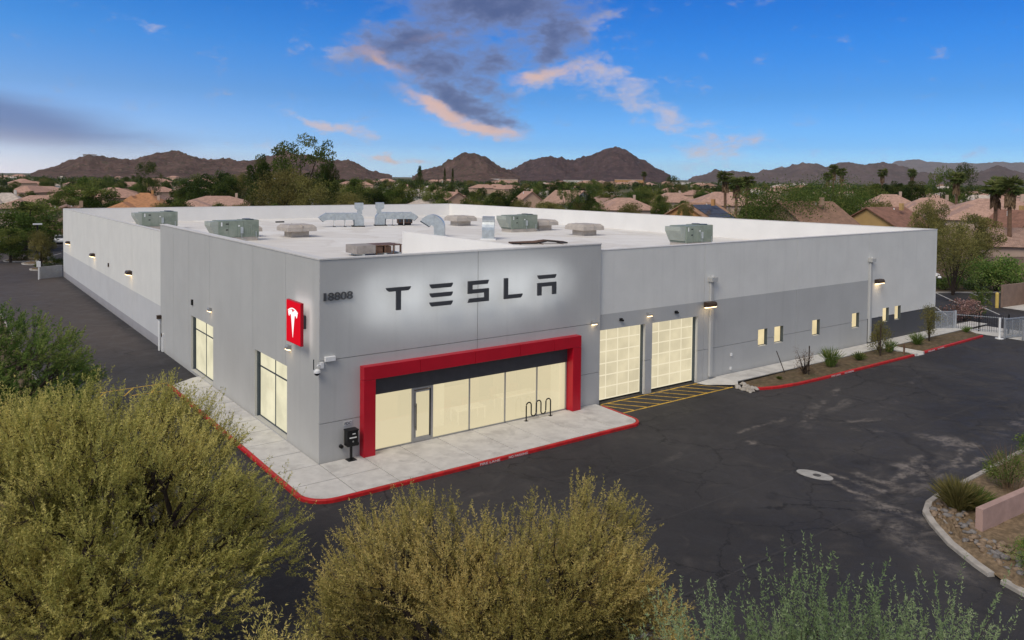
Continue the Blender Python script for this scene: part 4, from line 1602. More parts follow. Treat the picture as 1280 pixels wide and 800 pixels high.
m = MB(); m.tube([(0, 0, 0), (0, 0, 1.5), (0, 0, 1.6)], [.17, .17, .10], 10); m.build('post', YELP, t)
mb = MB()
mb.box((79, 8, -.2), (100, 25, -.1))
bed('planting_strip', [(81.2, 11.8), (79.5, 18), (80.5, 24), (100, 13.0), (112, 5.5), (104, -3), (92, 4.8), (87, 8.0)], SOIL, z=-.08, amp=.12, seed=9)
struct('concrete_kerb', sweep([(104, -3.2), (92, 4.6), (86.8, 7.9), (81.0, 11.6), (79.3, 18)], [(0, -.2), (0, -.03), (.03, 0), (.16, 0), (.16, -.2)][::1]), CONCK)
t = thing('patio_shelter', 'small yellow patio shelter behind the tan wall', 'shelter', (107.0, 5.5, -.2), R_(-28))
for xx in (-1.7, 1.7):
    for yy in (-1.2, 1.2):
        m = MB(); m.cbox((xx, yy, 1.75), (.32, .32, 3.5)); m.build('post', HW['yellow'], t)
m = MB(); m.box((-2.2, -1.7, 3.5), (2.2, 1.7, 3.8)); m.build('roof', RF['tan'], t)

# west end: low block wall, lamp post, islands, parked cars
masonry_wall((-2.55, 78.6), (.0, 79.7), 1.45, .2, CMU, 'low grey block wall closing the drive at the far left corner', 1.3)
t = thing('sign_post', 'thin white sign post at the end of the low grey wall', 'sign', (-2.75, 78.0, -.15))
m = MB(); m.tube([(0, 0, 0), (0, 0, 2.3)], .06, 6); m.build('pole', WHITEP, t)
m = MB(); m.box((-.22, -.09, 1.55), (.22, -.065, 2.25)); m.build('sign_plate', WHITEP, t)
t = thing('street_lamp', 'black parking lot lamp post with a flat head', 'lamp post', (-.9, 97, -.15))
m = MB(); m.tube([(0, 0, 0), (0, 0, .7)], .28, 10); m.build('base', CONC, t)
m = MB(); m.tube([(0, 0, .7), (0, 0, 5.6)], .10, 8); m.build('pole', BLACK, t)
m = MB(); m.box((-.55, -.3, 5.6), (.55, .3, 5.78)); m.build('lamp_head', WHITEP, t)
for i, pl_ in enumerate([arc(-.9, 89.6, 1.5, 0, 330, 10), arc(-.6, 98.0, 2.0, 0, 330, 10), arc(-2.2, 103.5, 2.2, 0, 330, 10)]):
    struct('concrete_kerb', sweep(pl_, [(-o, z) for o, z in CPROF], True), CONCK)
    bed('planting_strip', [(p[0], p[1]) for p in pl_], GRAVEL, z=-.03, amp=.1, seed=20+i)


def car(loc, rz, paint, label):
    t = thing('parked_car', label, 'car', loc, rz)
    m = MB()
    side = [(-2.2, .35), (-2.25, .75), (-2.1, .98), (-1.3, 1.05), (-.75, 1.52), (.65, 1.55), (1.35, 1.05), (2.05, .92), (2.28, .7), (2.25, .35)]
    m.prism(side, lambda u, v, d: (u, d*(1 if v < 1.06 else .86), v), -.9, .9)
    m.build('body', paint, t, bevel=.06)
    for s_ in (-1, 1):
        g = MB(); g.prism([(-1.1, 1.06), (-.70, 1.46), (.60, 1.48), (1.15, 1.06)], lambda u, v, d: (u, s_*(.915-(v-1.06)*.33)+d, v), -.015, .015); g.build('side_window', CARG, t)
    for u0, u1 in ((-1.33, -.78), (1.37, .68)):
        g = MB(); sgn = -1 if u0 < 0 else 1
        g.add([(u0+sgn*.03, -.78, 1.08), (u0+sgn*.03, .78, 1.08), (u1+sgn*.03, .7, 1.51), (u1+sgn*.03, -.7, 1.51)], [(0, 1, 2, 3)]); g.build('windscreen', CARG, t)
    for x in (-1.4, 1.42):
        for y in (-.86, .86):
            w = MB(); w.tube([(x, y-.11, .33), (x, y+.11, .33)], .34, 14); w = w.build('wheel', RUB, t)
            r_ = MB(); r_.tube([(x, y-.125, .33), (x, y+.125, .33)], .2, 10); r_.build('rim', GALV, w)
    for y in (-.65, .65):
        m = MB(); m.cbox((2.26, y, .72), (.06, .34, .14)); m.build('headlight', WHITEP, t)
        m = MB(); m.cbox((-2.24, y, .80), (.06, .3, .16)); m.build('tail_light', RED, t)
    return t


car((6.3, 133.5, -.15), R_(-95), CARW, 'white car parked nose out under the tan carport')
car((-4.4, 131.5, -.15), R_(-15), CARS, 'silver car parked at the left edge under the large tree')
t = thing('carport', 'dark carport roof over the parked white car', 'carport', (6.5, 137.0, -.15))
for xx in (-5, 0, 5):
    m = MB(); m.cbox((xx, -2.6, 1.6), (.25, .25, 3.2)); m.build('post', BRONZE, t)
    m = MB(); m.cbox((xx, 2.6, 1.6), (.25, .25, 3.2)); m.build('post', BRONZE, t)
m = MB(); m.box((-6, -3.2, 3.2), (6, 3.2, 3.55)); m.build('roof', BRONZE, t)

# ------------------------------------------------------------------ houses
def house(x, y, w, hr, kind, col, label, rz, d=None, solar=False, roofc=None, group='stucco houses beyond the building'):
    d = d or w*.75
    t = thing('house', label, 'house', (x, y, -.2), rz, group)
    he = hr*(.62 if kind == 'h' else .60)
    m = MB()
    if kind == 'g':
        fn = lambda u, v, dd: (u, dd, v)
        m.prism([(-w/2, 0), (w/2, 0), (w/2, he), (0, hr-.18), (-w/2, he)], fn, -d/2, d/2)
    else:
        m.box((-w/2, -d/2, 0), (w/2, d/2, he))
    m.build('wall', HW[col], t)
    r = MB()
    o = .55
    if kind == 'g':
        for s_ in (-1, 1):
            k = (hr-he)/(w/2)
            vs = []
            for (u, z) in ((0, hr), (s_*(w/2+o), he-k*o)):
                for yy in (-d/2-o, d/2+o):
                    vs.append((u, yy, z))
            vs = vs+[(a, b, c-.2) for a, b, c in vs]
            r.add(vs, [(0, 1, 3, 2), (4, 6, 7, 5), (0, 2, 6, 4), (1, 5, 7, 3), (2, 3, 7, 6)])
    else:
        rl = max(.4, (w-d)/2)
        b = [(-w/2-o, -d/2-o, he-.05), (w/2+o, -d/2-o, he-.05), (w/2+o, d/2+o, he-.05), (-w/2-o, d/2+o, he-.05)]
        tp = [(-rl, 0, hr), (rl, 0, hr)]
        r.add(b+tp+[(p[0], p[1], p[2]-.22) for p in b], [(0, 1, 5, 4), (1, 2, 5), (2, 3, 4, 5), (3, 0, 4), (0, 6, 7, 1), (1, 7, 8, 2), (2, 8, 9, 3), (3, 9, 6, 0)])
        # a lower hipped wing gives the roof its broken outline
        ww, wd = w*.42, d*.5
        cx0, cy0 = -w*.22, -d/2-wd*.3
        b = [(cx0-ww/2-o, cy0-wd/2-o, he-.04), (cx0+ww/2+o, cy0-wd/2-o, he-.04), (cx0+ww/2+o, cy0+wd/2+2, he-.04), (cx0-ww/2-o, cy0+wd/2+2, he-.04)]
        tp = [(cx0, cy0-wd*.1, he+(hr-he)*.72), (cx0, cy0+wd/2+2, he+(hr-he)*.72)]
        r.add(b+tp, [(0, 1, 4), (1, 2, 5, 4), (3, 0, 4, 5)])
        m2 = MB(); m2.box((cx0-ww/2, cy0-wd/2, 0), (cx0+ww/2, cy0+wd/2, he-.1)); m2.build('wall', HW[col], t)
    r = r.build('roof', RF[roofc or col], t)
    c = MB(); c.cbox((w*.2, d*.1, hr+.1), (.65, .55, 1.3)); c.build('chimney', HW[col], r)
    for k in range(2):
        v = MB(); v.tube([(-w*.15+k*w*.22, d*.12, hr-1.2), (-w*.15+k*w*.22, d*.12, hr-.2)], .12, 6); v.build('vent_pipe', WHITEP, r)
    for s_ in (-1, 1):
        for u in (-.32, .02, .32):
            f = MB(); f.box((u*w-.6, s_*(d/2+.03)-.035, 1.0), (u*w+.6, s_*(d/2+.03)+.035, 2.3)); f = f.build('window', WHITEP, t)
            p = MB(); p.box((u*w-.52, s_*(d/2+.03)-.045, 1.07), (u*w+.52, s_*(d/2+.03)+.045, 2.22)); p.build('pane', CARG, f)
    if solar:
        k = (hr-he)/(w/2)
        for i in range(3):
            for j in range(4):
                u0, y0 = .9+i*1.75, -d/2+.9+j*(d-1.8)/4
                p = MB()
                zz = lambda u: hr-k*u+.12
                p.add([(u0, y0, zz(u0)), (u0+1.65, y0, zz(u0+1.65)), (u0+1.65, y0+(d-1.8)/4-.08, zz(u0+1.65)), (u0, y0+(d-1.8)/4-.08, zz(u0))], [(0, 1, 2, 3)])
                p.build('solar_panel', TUB, t)
    return t


face = lambda x, y: math.atan2(y-CAM.y, x-CAM.x)-math.pi/2      # a house side turned to the street the camera hovers over
HS = [
    (131.7, 44.5, 13, 8.3, 'g', 'yellow', 'mustard gabled house with a brown roof behind the corner of the white wall', -.65, False),
    (111.9, 48.5, 14, 9.4, 'g', 'tan', 'brown roofed house between the large green trees', -.9, False),
    (193.9, 76.7, 15, 9.7, 'h', 'pink', 'pink roofed house above the mustard gable', .2, False),
    (180.3, 59.1, 17, 9.3, 'h', 'pink', 'cream walled house with a pink roof right of the mustard gable', .1, False),
    (157.7, 35.9, 24, 9.9, 'h', 'pink', 'broad pink roofed house left of the two red trunk palms', .15, False),
    (125.9, 21.0, 17, 5.9, 'h', 'pink2', 'low house with a brownish pink roof behind the tan wall at right', .3, False),
    (141.0, 25.6, 9, 8.3, 'g', 'yellow', 'yellow house end at the right edge behind the palms', .9, False),
    (112.5, 73.0, 13, 8.4, 'g', 'orange', 'orange gabled house with dark solar panels behind the east parapet', -.62, True),
    (178.3, 118.9, 22, 9.5, 'h', 'pink', 'wide pink roofed house behind the group of palms', .1, False),
    (182.3, 105.1, 14, 9.5, 'h', 'pink2', 'pink roofed house between the palms and the large green tree', .3, False),
    (140.9, 123.3, 16, 7.9, 'h', 'pink', 'pink roofed house left of the orange gable', .2, False),
    (165.4, 155.3, 16, 7.8, 'h', 'pink2', 'pale roofed house behind the round dark tree', .4, False),
    (149.6, 156.1, 14, 9.3, 'g', 'grey', 'pale grey gabled house with a tan roof below the pointed mountain', .9, False),
    (157.9, 188.1, 9, 8.4, 'g', 'peach', 'small peach house between dark trees', .4, False),
    (136.2, 203.4, 10, 7.9, 'g', 'peach', 'peach walled house under the camel shaped hill', .5, False),
    (105.8, 169.2, 14, 6.7, 'h', 'white', 'low white roofed house above the inner roof corner', .2, False),
    (10.2, 200.8, 18, 7.3, 'h', 'pink', 'long pink roofed house at the far left', .1, False),
    (39.3, 221.6, 10, 7.4, 'h', 'orange', 'house with a clay orange tiled roof behind the left parapet', .3, False),
    (32.0, 187.3, 16, 6.7, 'h', 'pink', 'pink roofed house before the clay orange roof', .2, False),
    (51.2, 189.7, 24, 7.2, 'h', 'pink', 'long pink roofed house left of the tall eucalyptus', .05, False),
    (4.8, 226.4, 10, 7.4, 'h', 'white', 'pale roofed house at the left edge', .2, False),
    (9.0, 145.9, 13, 6.7, 'g', 'tan', 'tan gabled building behind the carport', 0, False),
    (225.8, 67.4, 14, 9.6, 'h', 'white', 'white walled house on the right skyline', .2, False),
    (202.0, 160.6, 16, 8.3, 'h', 'pink', 'pink roofed house right of the pointed mountain', .3, False),
]
random.seed(11)
for x, y, w, h, k, c, lab, da, sol in HS:
    house(x, y, w, h, k, c, lab, face(x, y)+da*(1 if x > 60 else -1), solar=sol, roofc='orange_tile' if 'clay' in lab else None)
# ------------------------------------------------------------------ vegetation
RNG = np.random.default_rng(5)


def unit(v):
    return v/np.maximum(1e-9, np.linalg.norm(v, axis=1, keepdims=True))


def leaf_mesh(name, P, D, L, Wd, tint, mat, tri=False):
    n = len(P)
    D = unit(D)
    rnd = unit(RNG.normal(size=(n, 3)))
    w = unit(np.cross(D, rnd))
    L = np.broadcast_to(L, (n,))[:, None]
    Wd = np.broadcast_to(Wd, (n,))[:, None]
    k = 3 if tri else 4
    V = np.empty((n, k, 3), np.float32)
    if tri:
        V[:, 0] = P-w*Wd/2
        V[:, 1] = P+w*Wd/2
        V[:, 2] = P+D*L
    else:
        V[:, 0] = P
        V[:, 1] = P+D*L*.45+w*Wd/2
        V[:, 2] = P+D*L
        V[:, 3] = P+D*L*.45-w*Wd/2
    me = bpy.data.meshes.new(name)
    me.vertices.add(n*k)
    me.vertices.foreach_set('co', V.ravel())
    me.loops.add(n*k)
    me.loops.foreach_set('vertex_index', np.arange(n*k, dtype=np.int32))
    me.polygons.add(n)
    me.polygons.foreach_set('loop_start', np.arange(0, n*k, k, dtype=np.int32))
    at = me.attributes.new('tint', 'FLOAT', 'POINT')
    at.data.foreach_set('value', np.repeat(np.clip(tint, 0, 1), k).astype(np.float32))
    me.materials.append(mat)
    me.update(calc_edges=True)
    return me


def lump(P, s, ph):
    return (np.sin(P[:, 0]*s+ph)+np.sin(P[:, 1]*s*1.13+ph*2.1)+np.sin(P[:, 2]*s*1.3+ph*.7)+np.sin((P[:, 0]+P[:, 1]+P[:, 2])*s*.61+ph*3))/4


def kmeans(P, k, it=5):
    c = P[RNG.choice(len(P), k, replace=False)]
    for _ in range(it):
        d = ((P[:, None]-c[None])**2).sum(2)
        a = d.argmin(1)
        for j in range(k):
            if (a == j).any():
                c[j] = P[a == j].mean(0)
    return a


def big_tree(base, label, lobes, npts, mat, group=None, zmin=.7, twig=(.45, .85), per=3, nl=26, leaf=(.075, .026), up=.55, seed=1, lean=(0, 0, 0), r0=.16, lumps=.15, cat='tree', name='mesquite_tree'):
    """trunk and limbs grown towards points spread through the crown; every point carries feathery twigs"""
    global RNG
    RNG = np.random.default_rng(seed)
    vol = np.array([r[0]*r[1]*r[2] for _, r in lobes])
    P = []
    for (c, r), f in zip(lobes, vol/vol.sum()):
        n = int(npts*f*1.6)
        d = unit(RNG.normal(size=(n, 3)))
        q = RNG.random(n)**(1/2.7)
        p = d*q[:, None]*np.array(r)+np.array(c)
        P.append(p)
    P = np.vstack(P)
    P = P[P[:, 2] > zmin]
    P = P[lump(P, 1.7, seed) > -lumps*2-.2*RNG.random(len(P))]
    if len(P) > npts:
        P = P[RNG.choice(len(P), npts, replace=False)]
    t = thing(name, label, cat, base, 0, group)
    wood = MB()

    def seg(a, b, ra, rb, n):
        a, b = Vector(a), Vector(b)
        d = b-a
        mid = (a+b)/2+Vector(RNG.normal(size=3))*d.length*.06+Vector((0, 0, -d.length*.05))
        wood.tube([a, mid, b], [ra, (ra+rb)/2, rb], n, cap=False)
    K = .0042

    def rad(n):
        return max(.006, min(r0, K*n**.62*1.6))

    tips = []

    def grow(idx, node, lvl):
        n = len(idx)
        if n <= 4 or lvl > 6:
            for i in idx:
                tips.append((node, P[i]))
                wood.tube([node, tuple((np.array(node)*.45+P[i]*.55)+np.array([0, 0, -.03])), tuple(P[i])], [.009, .007, .004], 3, cap=False)
            return
        k = min(4 if lvl else 5, max(2, n//4))
        a = kmeans(P[idx], k)
        for j in range(k):
            sub = idx[a == j]
            if len(sub) == 0:
                continue
            cen = P[sub].mean(0)
            f = .50 if lvl else .42
            nd = np.array(node)*(1-f)+cen*f+RNG.normal(size=3)*.05
            seg(node, nd, rad(n)*.8, rad(len(sub)), 7 if lvl < 2 else (5 if lvl < 3 else 3))
            grow(sub, tuple(nd), lvl+1)
    fork = (lean[0], lean[1], .9)
    wood.tube([(0, 0, -.3), (lean[0]*.4, lean[1]*.4, .4), fork], [r0*1.25, r0*1.05, r0], 9, cap=False)
    grow(np.arange(len(P)), fork, 0)
    wood.build('trunk', BARK, t, smooth=True)
    # twigs
    A = np.array([q[0] for q in tips])
    Q = np.array([q[1] for q in tips])
    cen = np.array([sum(c[0][i]*v for c, v in zip(lobes, vol))/vol.sum() for i in range(3)])
    out = unit(unit(Q-A)*.5+unit(Q-cen-np.array([0, 0, -1.2]))*.7+np.array([0, 0, up]))
    T0 = np.repeat(Q-out*.15, per, 0)
    D0 = unit(np.repeat(out, per, 0)+RNG.normal(size=(len(T0), 3))*.36)
    LN = RNG.uniform(*twig, len(T0))
    tt = np.clip(.5+.42*lump(np.repeat(Q, per, 0), 1.5, seed+2)+RNG.normal(size=len(T0))*.2, 0, 1)
    s = RNG.uniform(.06, 1.0, (len(T0), nl))
    bend = np.array([0, 0, .22])
    C = T0[:, None]+D0[:, None]*(s*LN[:, None])[..., None]+bend*(s**2*LN[:, None])[..., None]
    sp = RNG.normal(size=C.shape)
    sp = sp/np.linalg.norm(sp, axis=2, keepdims=True)
    LD = D0[:, None]*.75+sp*.75
    C = C+sp*(.035*(1.15-s))[..., None]
    ti = np.clip(tt[:, None]+.15*RNG.normal(size=s.shape)+.18*(s-.5), 0, 1)
    C, LD, ti = C.reshape(-1, 3), LD.reshape(-1, 3), ti.ravel()
    L = leaf[0]*RNG.uniform(.7, 1.3, len(C))
    me = leaf_mesh('crown', C, LD, L, leaf[1]*RNG.uniform(.8, 1.2, len(C)), ti, mat, tri=True)
    link('crown', me, t)
    # thin twig stems
    me = leaf_mesh('twigs', T0, D0, LN*.9, .011, np.zeros(len(T0)), BARK, tri=True)
    link('twigs', me, t)
    return t


big_tree((-10.05, -8.8, -.1), 'large olive green feathery tree filling the lower left corner',
         [((-.3, 0, 3.4), (4.5, 4.5, 3.2)), ((.4, .2, 4.5), (3.0, 3.0, 2.6)), ((2.9, -1.9, 2.7), (2.0, 2.0, 1.8)), ((-2.8, 1.4, 4.1), (3.2, 3.2, 2.5)), ((.6, -2.6, 1.9), (3.0, 2.4, 1.5)), ((-3, -1.6, 2.4), (3, 2.6, 1.9))],
         2500, L_OLIVE, 'feathery trees in the planting strips', seed=3, per=5, nl=44, leaf=(.062, .021), lumps=.07)
big_tree((-3.6, -17.6, -.1), 'two headed yellow olive feathery tree in the bottom centre before the entrance',
         [((-1.2, 1.15, 2.95), (2.0, 2.0, 2.1)), ((1.75, -1.15, 3.45), (2.15, 2.15, 2.2)), ((.5, -.6, 1.9), (3.1, 3.1, 1.9)), ((-2.0, 1.6, 2.2), (1.5, 1.5, 1.5)), ((2.3, -2.3, 2.2), (1.7, 1.7, 1.7))],
         1900, L_GOLD, 'feathery trees in the planting strips', seed=8, twig=(.4, .75), lumps=.06, per=5, nl=44, leaf=(.054, .0185))
big_tree((-9.0, -18.9, -.1), 'top of a small yellow olive tree at the bottom edge between the two large ones',
         [((0, 0, 3.0), (.95, .95, 1.45))], 130, L_GOLD, 'feathery trees in the planting strips', seed=12, r0=.06)
big_tree((-3.4, -26.4, -.1), 'pale grey green tree with long upright shoots at the bottom right',
         [((-1.3, .55, 4.5), (1.3, 1.3, 1.35)), ((.2, -.2, 4.7), (1.4, 1.4, 1.5)), ((1.3, -1.2, 4.7), (1.2, 1.2, 1.35)), ((0, 0, 3.4), (2.2, 2.2, 1.4))],
         900, L_FRESH, None, seed=21, twig=(.8, 1.4), per=2, nl=95, leaf=(.045, .020), up=1.3, r0=.09, name='palo_verde_tree')
big_tree((-13.3, 8.6, -.1), 'dark green leafy tree at the left edge beside the west drive',
         [((1.0, -.5, 3.6), (4.6, 4.6, 3.3)), ((-2, 2, 3.9), (4.2, 4.2, 3.2)), ((3.2, 0, 2.6), (2.8, 2.8, 1.9))],
         1500, L_GREEN, None, seed=31, leaf=(.11, .042), nl=34, name='shade_tree', twig=(.5, .9), up=.3)


# ---- small plants
def tuft(base, label, n, h, spread, mat, seed, group=None, name='grass_tuft', width=.03, cat='plant', droop=.5):
    global RNG
    RNG = np.random.default_rng(seed)
    t = thing(name, label, cat, base, 0, group)
    a = RNG.uniform(0, 2*np.pi, n)
    tl = np.abs(RNG.normal(size=n))*spread
    D = np.stack([np.cos(a)*tl, np.sin(a)*tl, np.ones(n)], 1)
    P0 = np.stack([np.cos(a), np.sin(a), np.zeros(n)], 1)*(RNG.random(n)*.22*h)[:, None]
    L = h*RNG.uniform(.6, 1.1, n)
    tint = RNG.random(n)
    D1 = unit(D)
    mid = P0+D1*(L*.55)[:, None]
    D2 = unit(D1+np.stack([np.cos(a), np.sin(a), -np.ones(n)*.6], 1)*droop*.6)
    me = leaf_mesh('blades', np.vstack([P0, mid-D1*.01]), np.vstack([D1, D2]), np.concatenate([L*.6, L*.5]), width, np.concatenate([tint*.8, tint]), mat)
    link('blades', me, t)
    return t


def shrub(base, label, h, r, mat, seed, n=2600, leaf=(.06, .03), group=None, name='shrub', cat='shrub', stems=5, cone=0.0, zc=.5, tree=0):
    """leafy dome or cone on a few stems"""
    global RNG
    RNG = np.random.default_rng(seed)
    t = thing(name, label, cat, base, 0, group)
    nb = max(10, n//55)
    d = unit(RNG.normal(size=(nb, 3)))
    q = RNG.random(nb)**.45
    B = d*q[:, None]*np.array([r, r, h*zc*.95])+np.array([0, 0, h*zc+tree])
    if cone:
        f = 1-cone*np.clip((B[:, 2]-tree)/h, 0, 1)
        B[:, :2] *= f[:, None]
    B[:, 2] = np.maximum(B[:, 2], .06*h+tree*.8)
    k = n//nb
    P = np.repeat(B, k, 0)
    off = RNG.normal(size=P.shape)*np.array([r, r, h*.6])*.13
    P = P+off
    D = unit(P-np.array([0, 0, h*.2]))*.6+RNG.normal(size=P.shape)*.6
    ti = np.repeat(np.clip(.5+.25*RNG.normal(size=nb), 0, 1), k)+.15*RNG.normal(size=len(P))
    link('foliage', leaf_mesh('foliage', P, D, leaf[0]*RNG.uniform(.7, 1.3, len(P)), leaf[1], ti, mat), t)
    m = MB()
    for i in range(stems):
        b = B[RNG.integers(nb)]
        m.tube([(0, 0, -.1), tuple(b*.5+np.array([0, 0, .1])), tuple(b)], [.03+.012*h, .018+.006*h, .006], 5, cap=False)
    m.build('stem', BARK, t)
    return t


g = 'plants in the long red kerbed planter'
shrub((32.9, -2.75, 0), 'dry brown twiggy shrub tied to a stake in the long planter', 1.9, .75, L_DRY, 41, 900, (.07, .03), g, stems=16)
t = thing('stake', 'thin dark stake leaning beside the dry brown shrub', 'stake', (31.9, -1.9, 0))
m = MB(); m.tube([(-.5, .3, 1.5), (.1, 0, -.1)], .03, 5); m.build('pole', BARK, t)
t = thing('stake', 'upright brown stake standing in the dry brown shrub', 'stake', (33.0, -3.0, 0))
m = MB(); m.tube([(0, 0, 1.9), (0, 0, -.1)], .04, 5); m.build('pole', BARK, t)
tuft((36.2, -2.6, 0), 'upright dark green grass tuft right of the dry brown shrub', 330, 1.35, .28, L_GREEN, 42, g)
tuft((39.8, -2.65, 0), 'low yellow green tuft before the young staked tree', 260, .65, .9, L_MID, 43, g)
tuft((30.3, -2.6, 0), 'small flat green weed at the near end of the long planter', 160, .22, 1.6, L_MID, 47, g)
shrub((43.2, -2.35, 0), 'bushy young tree in the long planter beside the second downspout', 2.5, .95, L_SAGE, 44, 2600, (.10, .045), g, 'young_tree', 'tree', 6, .35)
t = thing('stake', 'dark stake beside the bushy young tree', 'stake', (42.6, -2.7, 0))
m = MB(); m.tube([(0, 0, 2.3), (0, 0, -.1)], .05, 5); m.build('pole', BARK, t)
tuft((44.3, -2.5, 0), 'dark green tuft close to the drain channel', 260, .95, .35, L_GREEN, 45, g)
tuft((48.8, -2.4, 0), 'dark green grass tuft before the charcoal wall base', 300, 1.0, .5, L_GREEN, 46, g)
shrub((50.9, -2.3, 0), 'round headed young tree before the charcoal wall base', 2.3, 1.0, L_SAGE, 48, 2600, (.10, .045), g, 'young_tree', 'tree', 5, .45, tree=.6)
tuft((57.6, -2.2, 0), 'small dark green tuft at the gate end of the planter', 200, .6, .6, L_GREEN, 49, g)
t = thing('marker_post', 'short orange brown marker post beside the drain channel', 'post', (44.5, -3.5, 0))
m = MB(); m.box((-.05, -.05, -.1), (.05, .05, .75)); m.build('post', PALMB, t)

g = 'shrubs on the gravel island'
tuft((18.5, -18.85, -.05), 'brown tipped clump of deer grass at the tip of the gravel island', 900, 1.25, .55, L_SAGE, 51, g, width=.028)
tuft((19.1, -19.2, -.05), 'dark lower part of the grass clump against the pink wall', 700, .95, .75, L_GREEN, 52, g, width=.03)
shrub((22.6, -19.0, -.05), 'dense green shrub with tall dry stalks behind the pink wall', 1.5, .85, L_GREEN, 53, 4200, (.07, .035), g)
tuft((22.0, -19.3, -.05), 'tall dry grass stalks standing in the green shrub', 60, 1.9, .25, L_DRY, 54, g, width=.02)
shrub((27.4, -18.6, -.05), 'green shrub at the right edge beyond the pink wall', 1.3, 1.1, L_GREEN, 55, 3200, (.08, .04), g)
shrub((15.4, -22.9, -.05), 'bright green low shrub at the lower right edge before the pink wall', 1.0, 1.05, L_GREEN, 56, 7000, (.06, .022), g)
tuft((17.0, -21.9, -.05), 'thin grass growing along the foot of the pink wall', 200, .4, .9, L_SAGE, 57, g)

# loose stones in the gravel
random.seed(3)
smesh = []
for k in range(4):
    m = MB()
    m.dome((0, 0, 0), 1, 8, 4, False)
    for i, v in enumerate(m.v):
        f = 1+random.Random(int(abs(v[0]*7+v[1]*13+v[2]*17)*50)+k).uniform(-.22, .22)
        m.v[i] = (v[0]*f, v[1]*f*.8, v[2]*f*.6)
    smesh.append(m.mesh('stone', STONE1 if k % 2 else STONE2, True))
line = [(17.3, -18.7), (16.8, -19.5), (15.9, -20.4), (15.2, -21.3), (14.6, -22.2), (14.4, -23.2)]
cnt = 0
while cnt < 150:
    f = random.random()*4.999
    i = int(f)
    a, b = Vector(line[i]), Vector(line[i+1])
    p = a.lerp(b, f-i)+Vector((random.uniform(.1, 1.3), random.uniform(-.6, .75)))
    if p.x > 16.8 and p.y < -20.2:
        continue
    o = link('stone', random.choice(smesh))
    s = random.choice((.06, .08, .10, .12, .16))
    o.scale = (s*random.uniform(.9, 1.4), s, s*random.uniform(.8, 1.1))
    o.location = (p.x, p.y, -.03+s*.25)
    o.rotation_euler = (random.uniform(-.2, .2), random.uniform(-.2, .2), random.uniform(0, 6.3))
    tag(o, 'rounded river stone among the loose stones beside the pink wall', 'stone', 'river stones on the gravel island')
    cnt += 1
m = MB()
for i in range(70):
    u, v = random.random(), random.random()
    x, y = 26.55+u*.9-v*.25, -1.9-v*1.5+u*.1
    s = random.uniform(.07, .15)
    m.dome((x, y, -.13+.10*u), s, 6, 3, True, 1)
tag(m.build('riprap', [CONCK]), 'pale rubble stones set in mortar at the near end of the long planter', 'riprap', kind='stuff')

# ---- middle distance trees: a few kinds, each copied with its own size and turn
def proto(kind, mat, seed, nb=80, k=170, leaf=.027):
    global RNG
    RNG = np.random.default_rng(seed)
    t = link({'conifer': 'cypress_tree', 'euc': 'eucalyptus_tree', 'bush': 'broadleaf_tree', 'olive': 'mesquite_tree'}[kind], None)
    d = unit(RNG.normal(size=(nb, 3)))
    q = RNG.random(nb)**.4
    if kind == 'conifer':
        z = RNG.random(nb)**.8
        a = RNG.uniform(0, 6.3, nb)
        r = .44*(1-z)**.8*RNG.random(nb)**.4
        B = np.stack([r*np.cos(a), r*np.sin(a), .06+.92*z], 1)
        br = .05+.06*(1-z)
    elif kind == 'euc':
        z = .25+.72*RNG.random(nb)
        a = RNG.uniform(0, 6.3, nb)
        r = (.18+.30*np.sin(np.clip((z-.15)/.85, 0, 1)*3.1)**.8)*RNG.random(nb)**.5
        B = np.stack([r*np.cos(a), r*np.sin(a), z], 1)
        br = RNG.uniform(.05, .10, nb)
    else:
        B = d*q[:, None]*np.array([.40, .40, .42 if kind == 'bush' else .36])+np.array([0, 0, .50 if kind == 'bush' else .58])
        br = RNG.uniform(.06, .13, nb)
    P = np.repeat(B, k, 0)
    dd = unit(RNG.normal(size=P.shape))
    P = P+dd*(np.repeat(br, k)*RNG.random(len(P))**.35)[:, None]*np.array([1, 1, .8])
    D = dd+RNG.normal(size=P.shape)*.7
    ti = np.repeat(np.clip(.5+.3*RNG.normal(size=nb), 0, 1), k)+.14*RNG.normal(size=len(P))
    link('crown', leaf_mesh('crown', P, D, leaf*RNG.uniform(.7, 1.3, len(P)), leaf*.55, ti, mat), t)
    m = MB()
    m.tube([(0, 0, -.05), (.01, 0, .25), (.0, .01, .62)], [.030, .022, .008], 7, cap=False)
    for i in range(7 if kind != 'conifer' else 0):
        b = B[RNG.integers(nb)]
        m.tube([(0, 0, .16+.02*i), tuple(b*.55+np.array([0, 0, .10])), tuple(b)], [.014, .009, .003], 5, cap=False)
    m.build('trunk', BARK, t)
    return t


PR = {'bush': [proto('bush', L_DARK, 61), proto('bush', L_MID, 62), proto('bush', L_DARK, 63, 60, 220)],
      'olive': [proto('olive', L_SAGE, 64, 60, 180, .025), proto('olive', L_SAGE, 65, 80, 140, .024)],
      'euc': [proto('euc', L_MID, 66, 60, 110, .026), proto('euc', L_DARK, 69, 80, 90, .024)],
      'conifer': [proto('conifer', L_DARK, 67, 60, 60, .026)]}


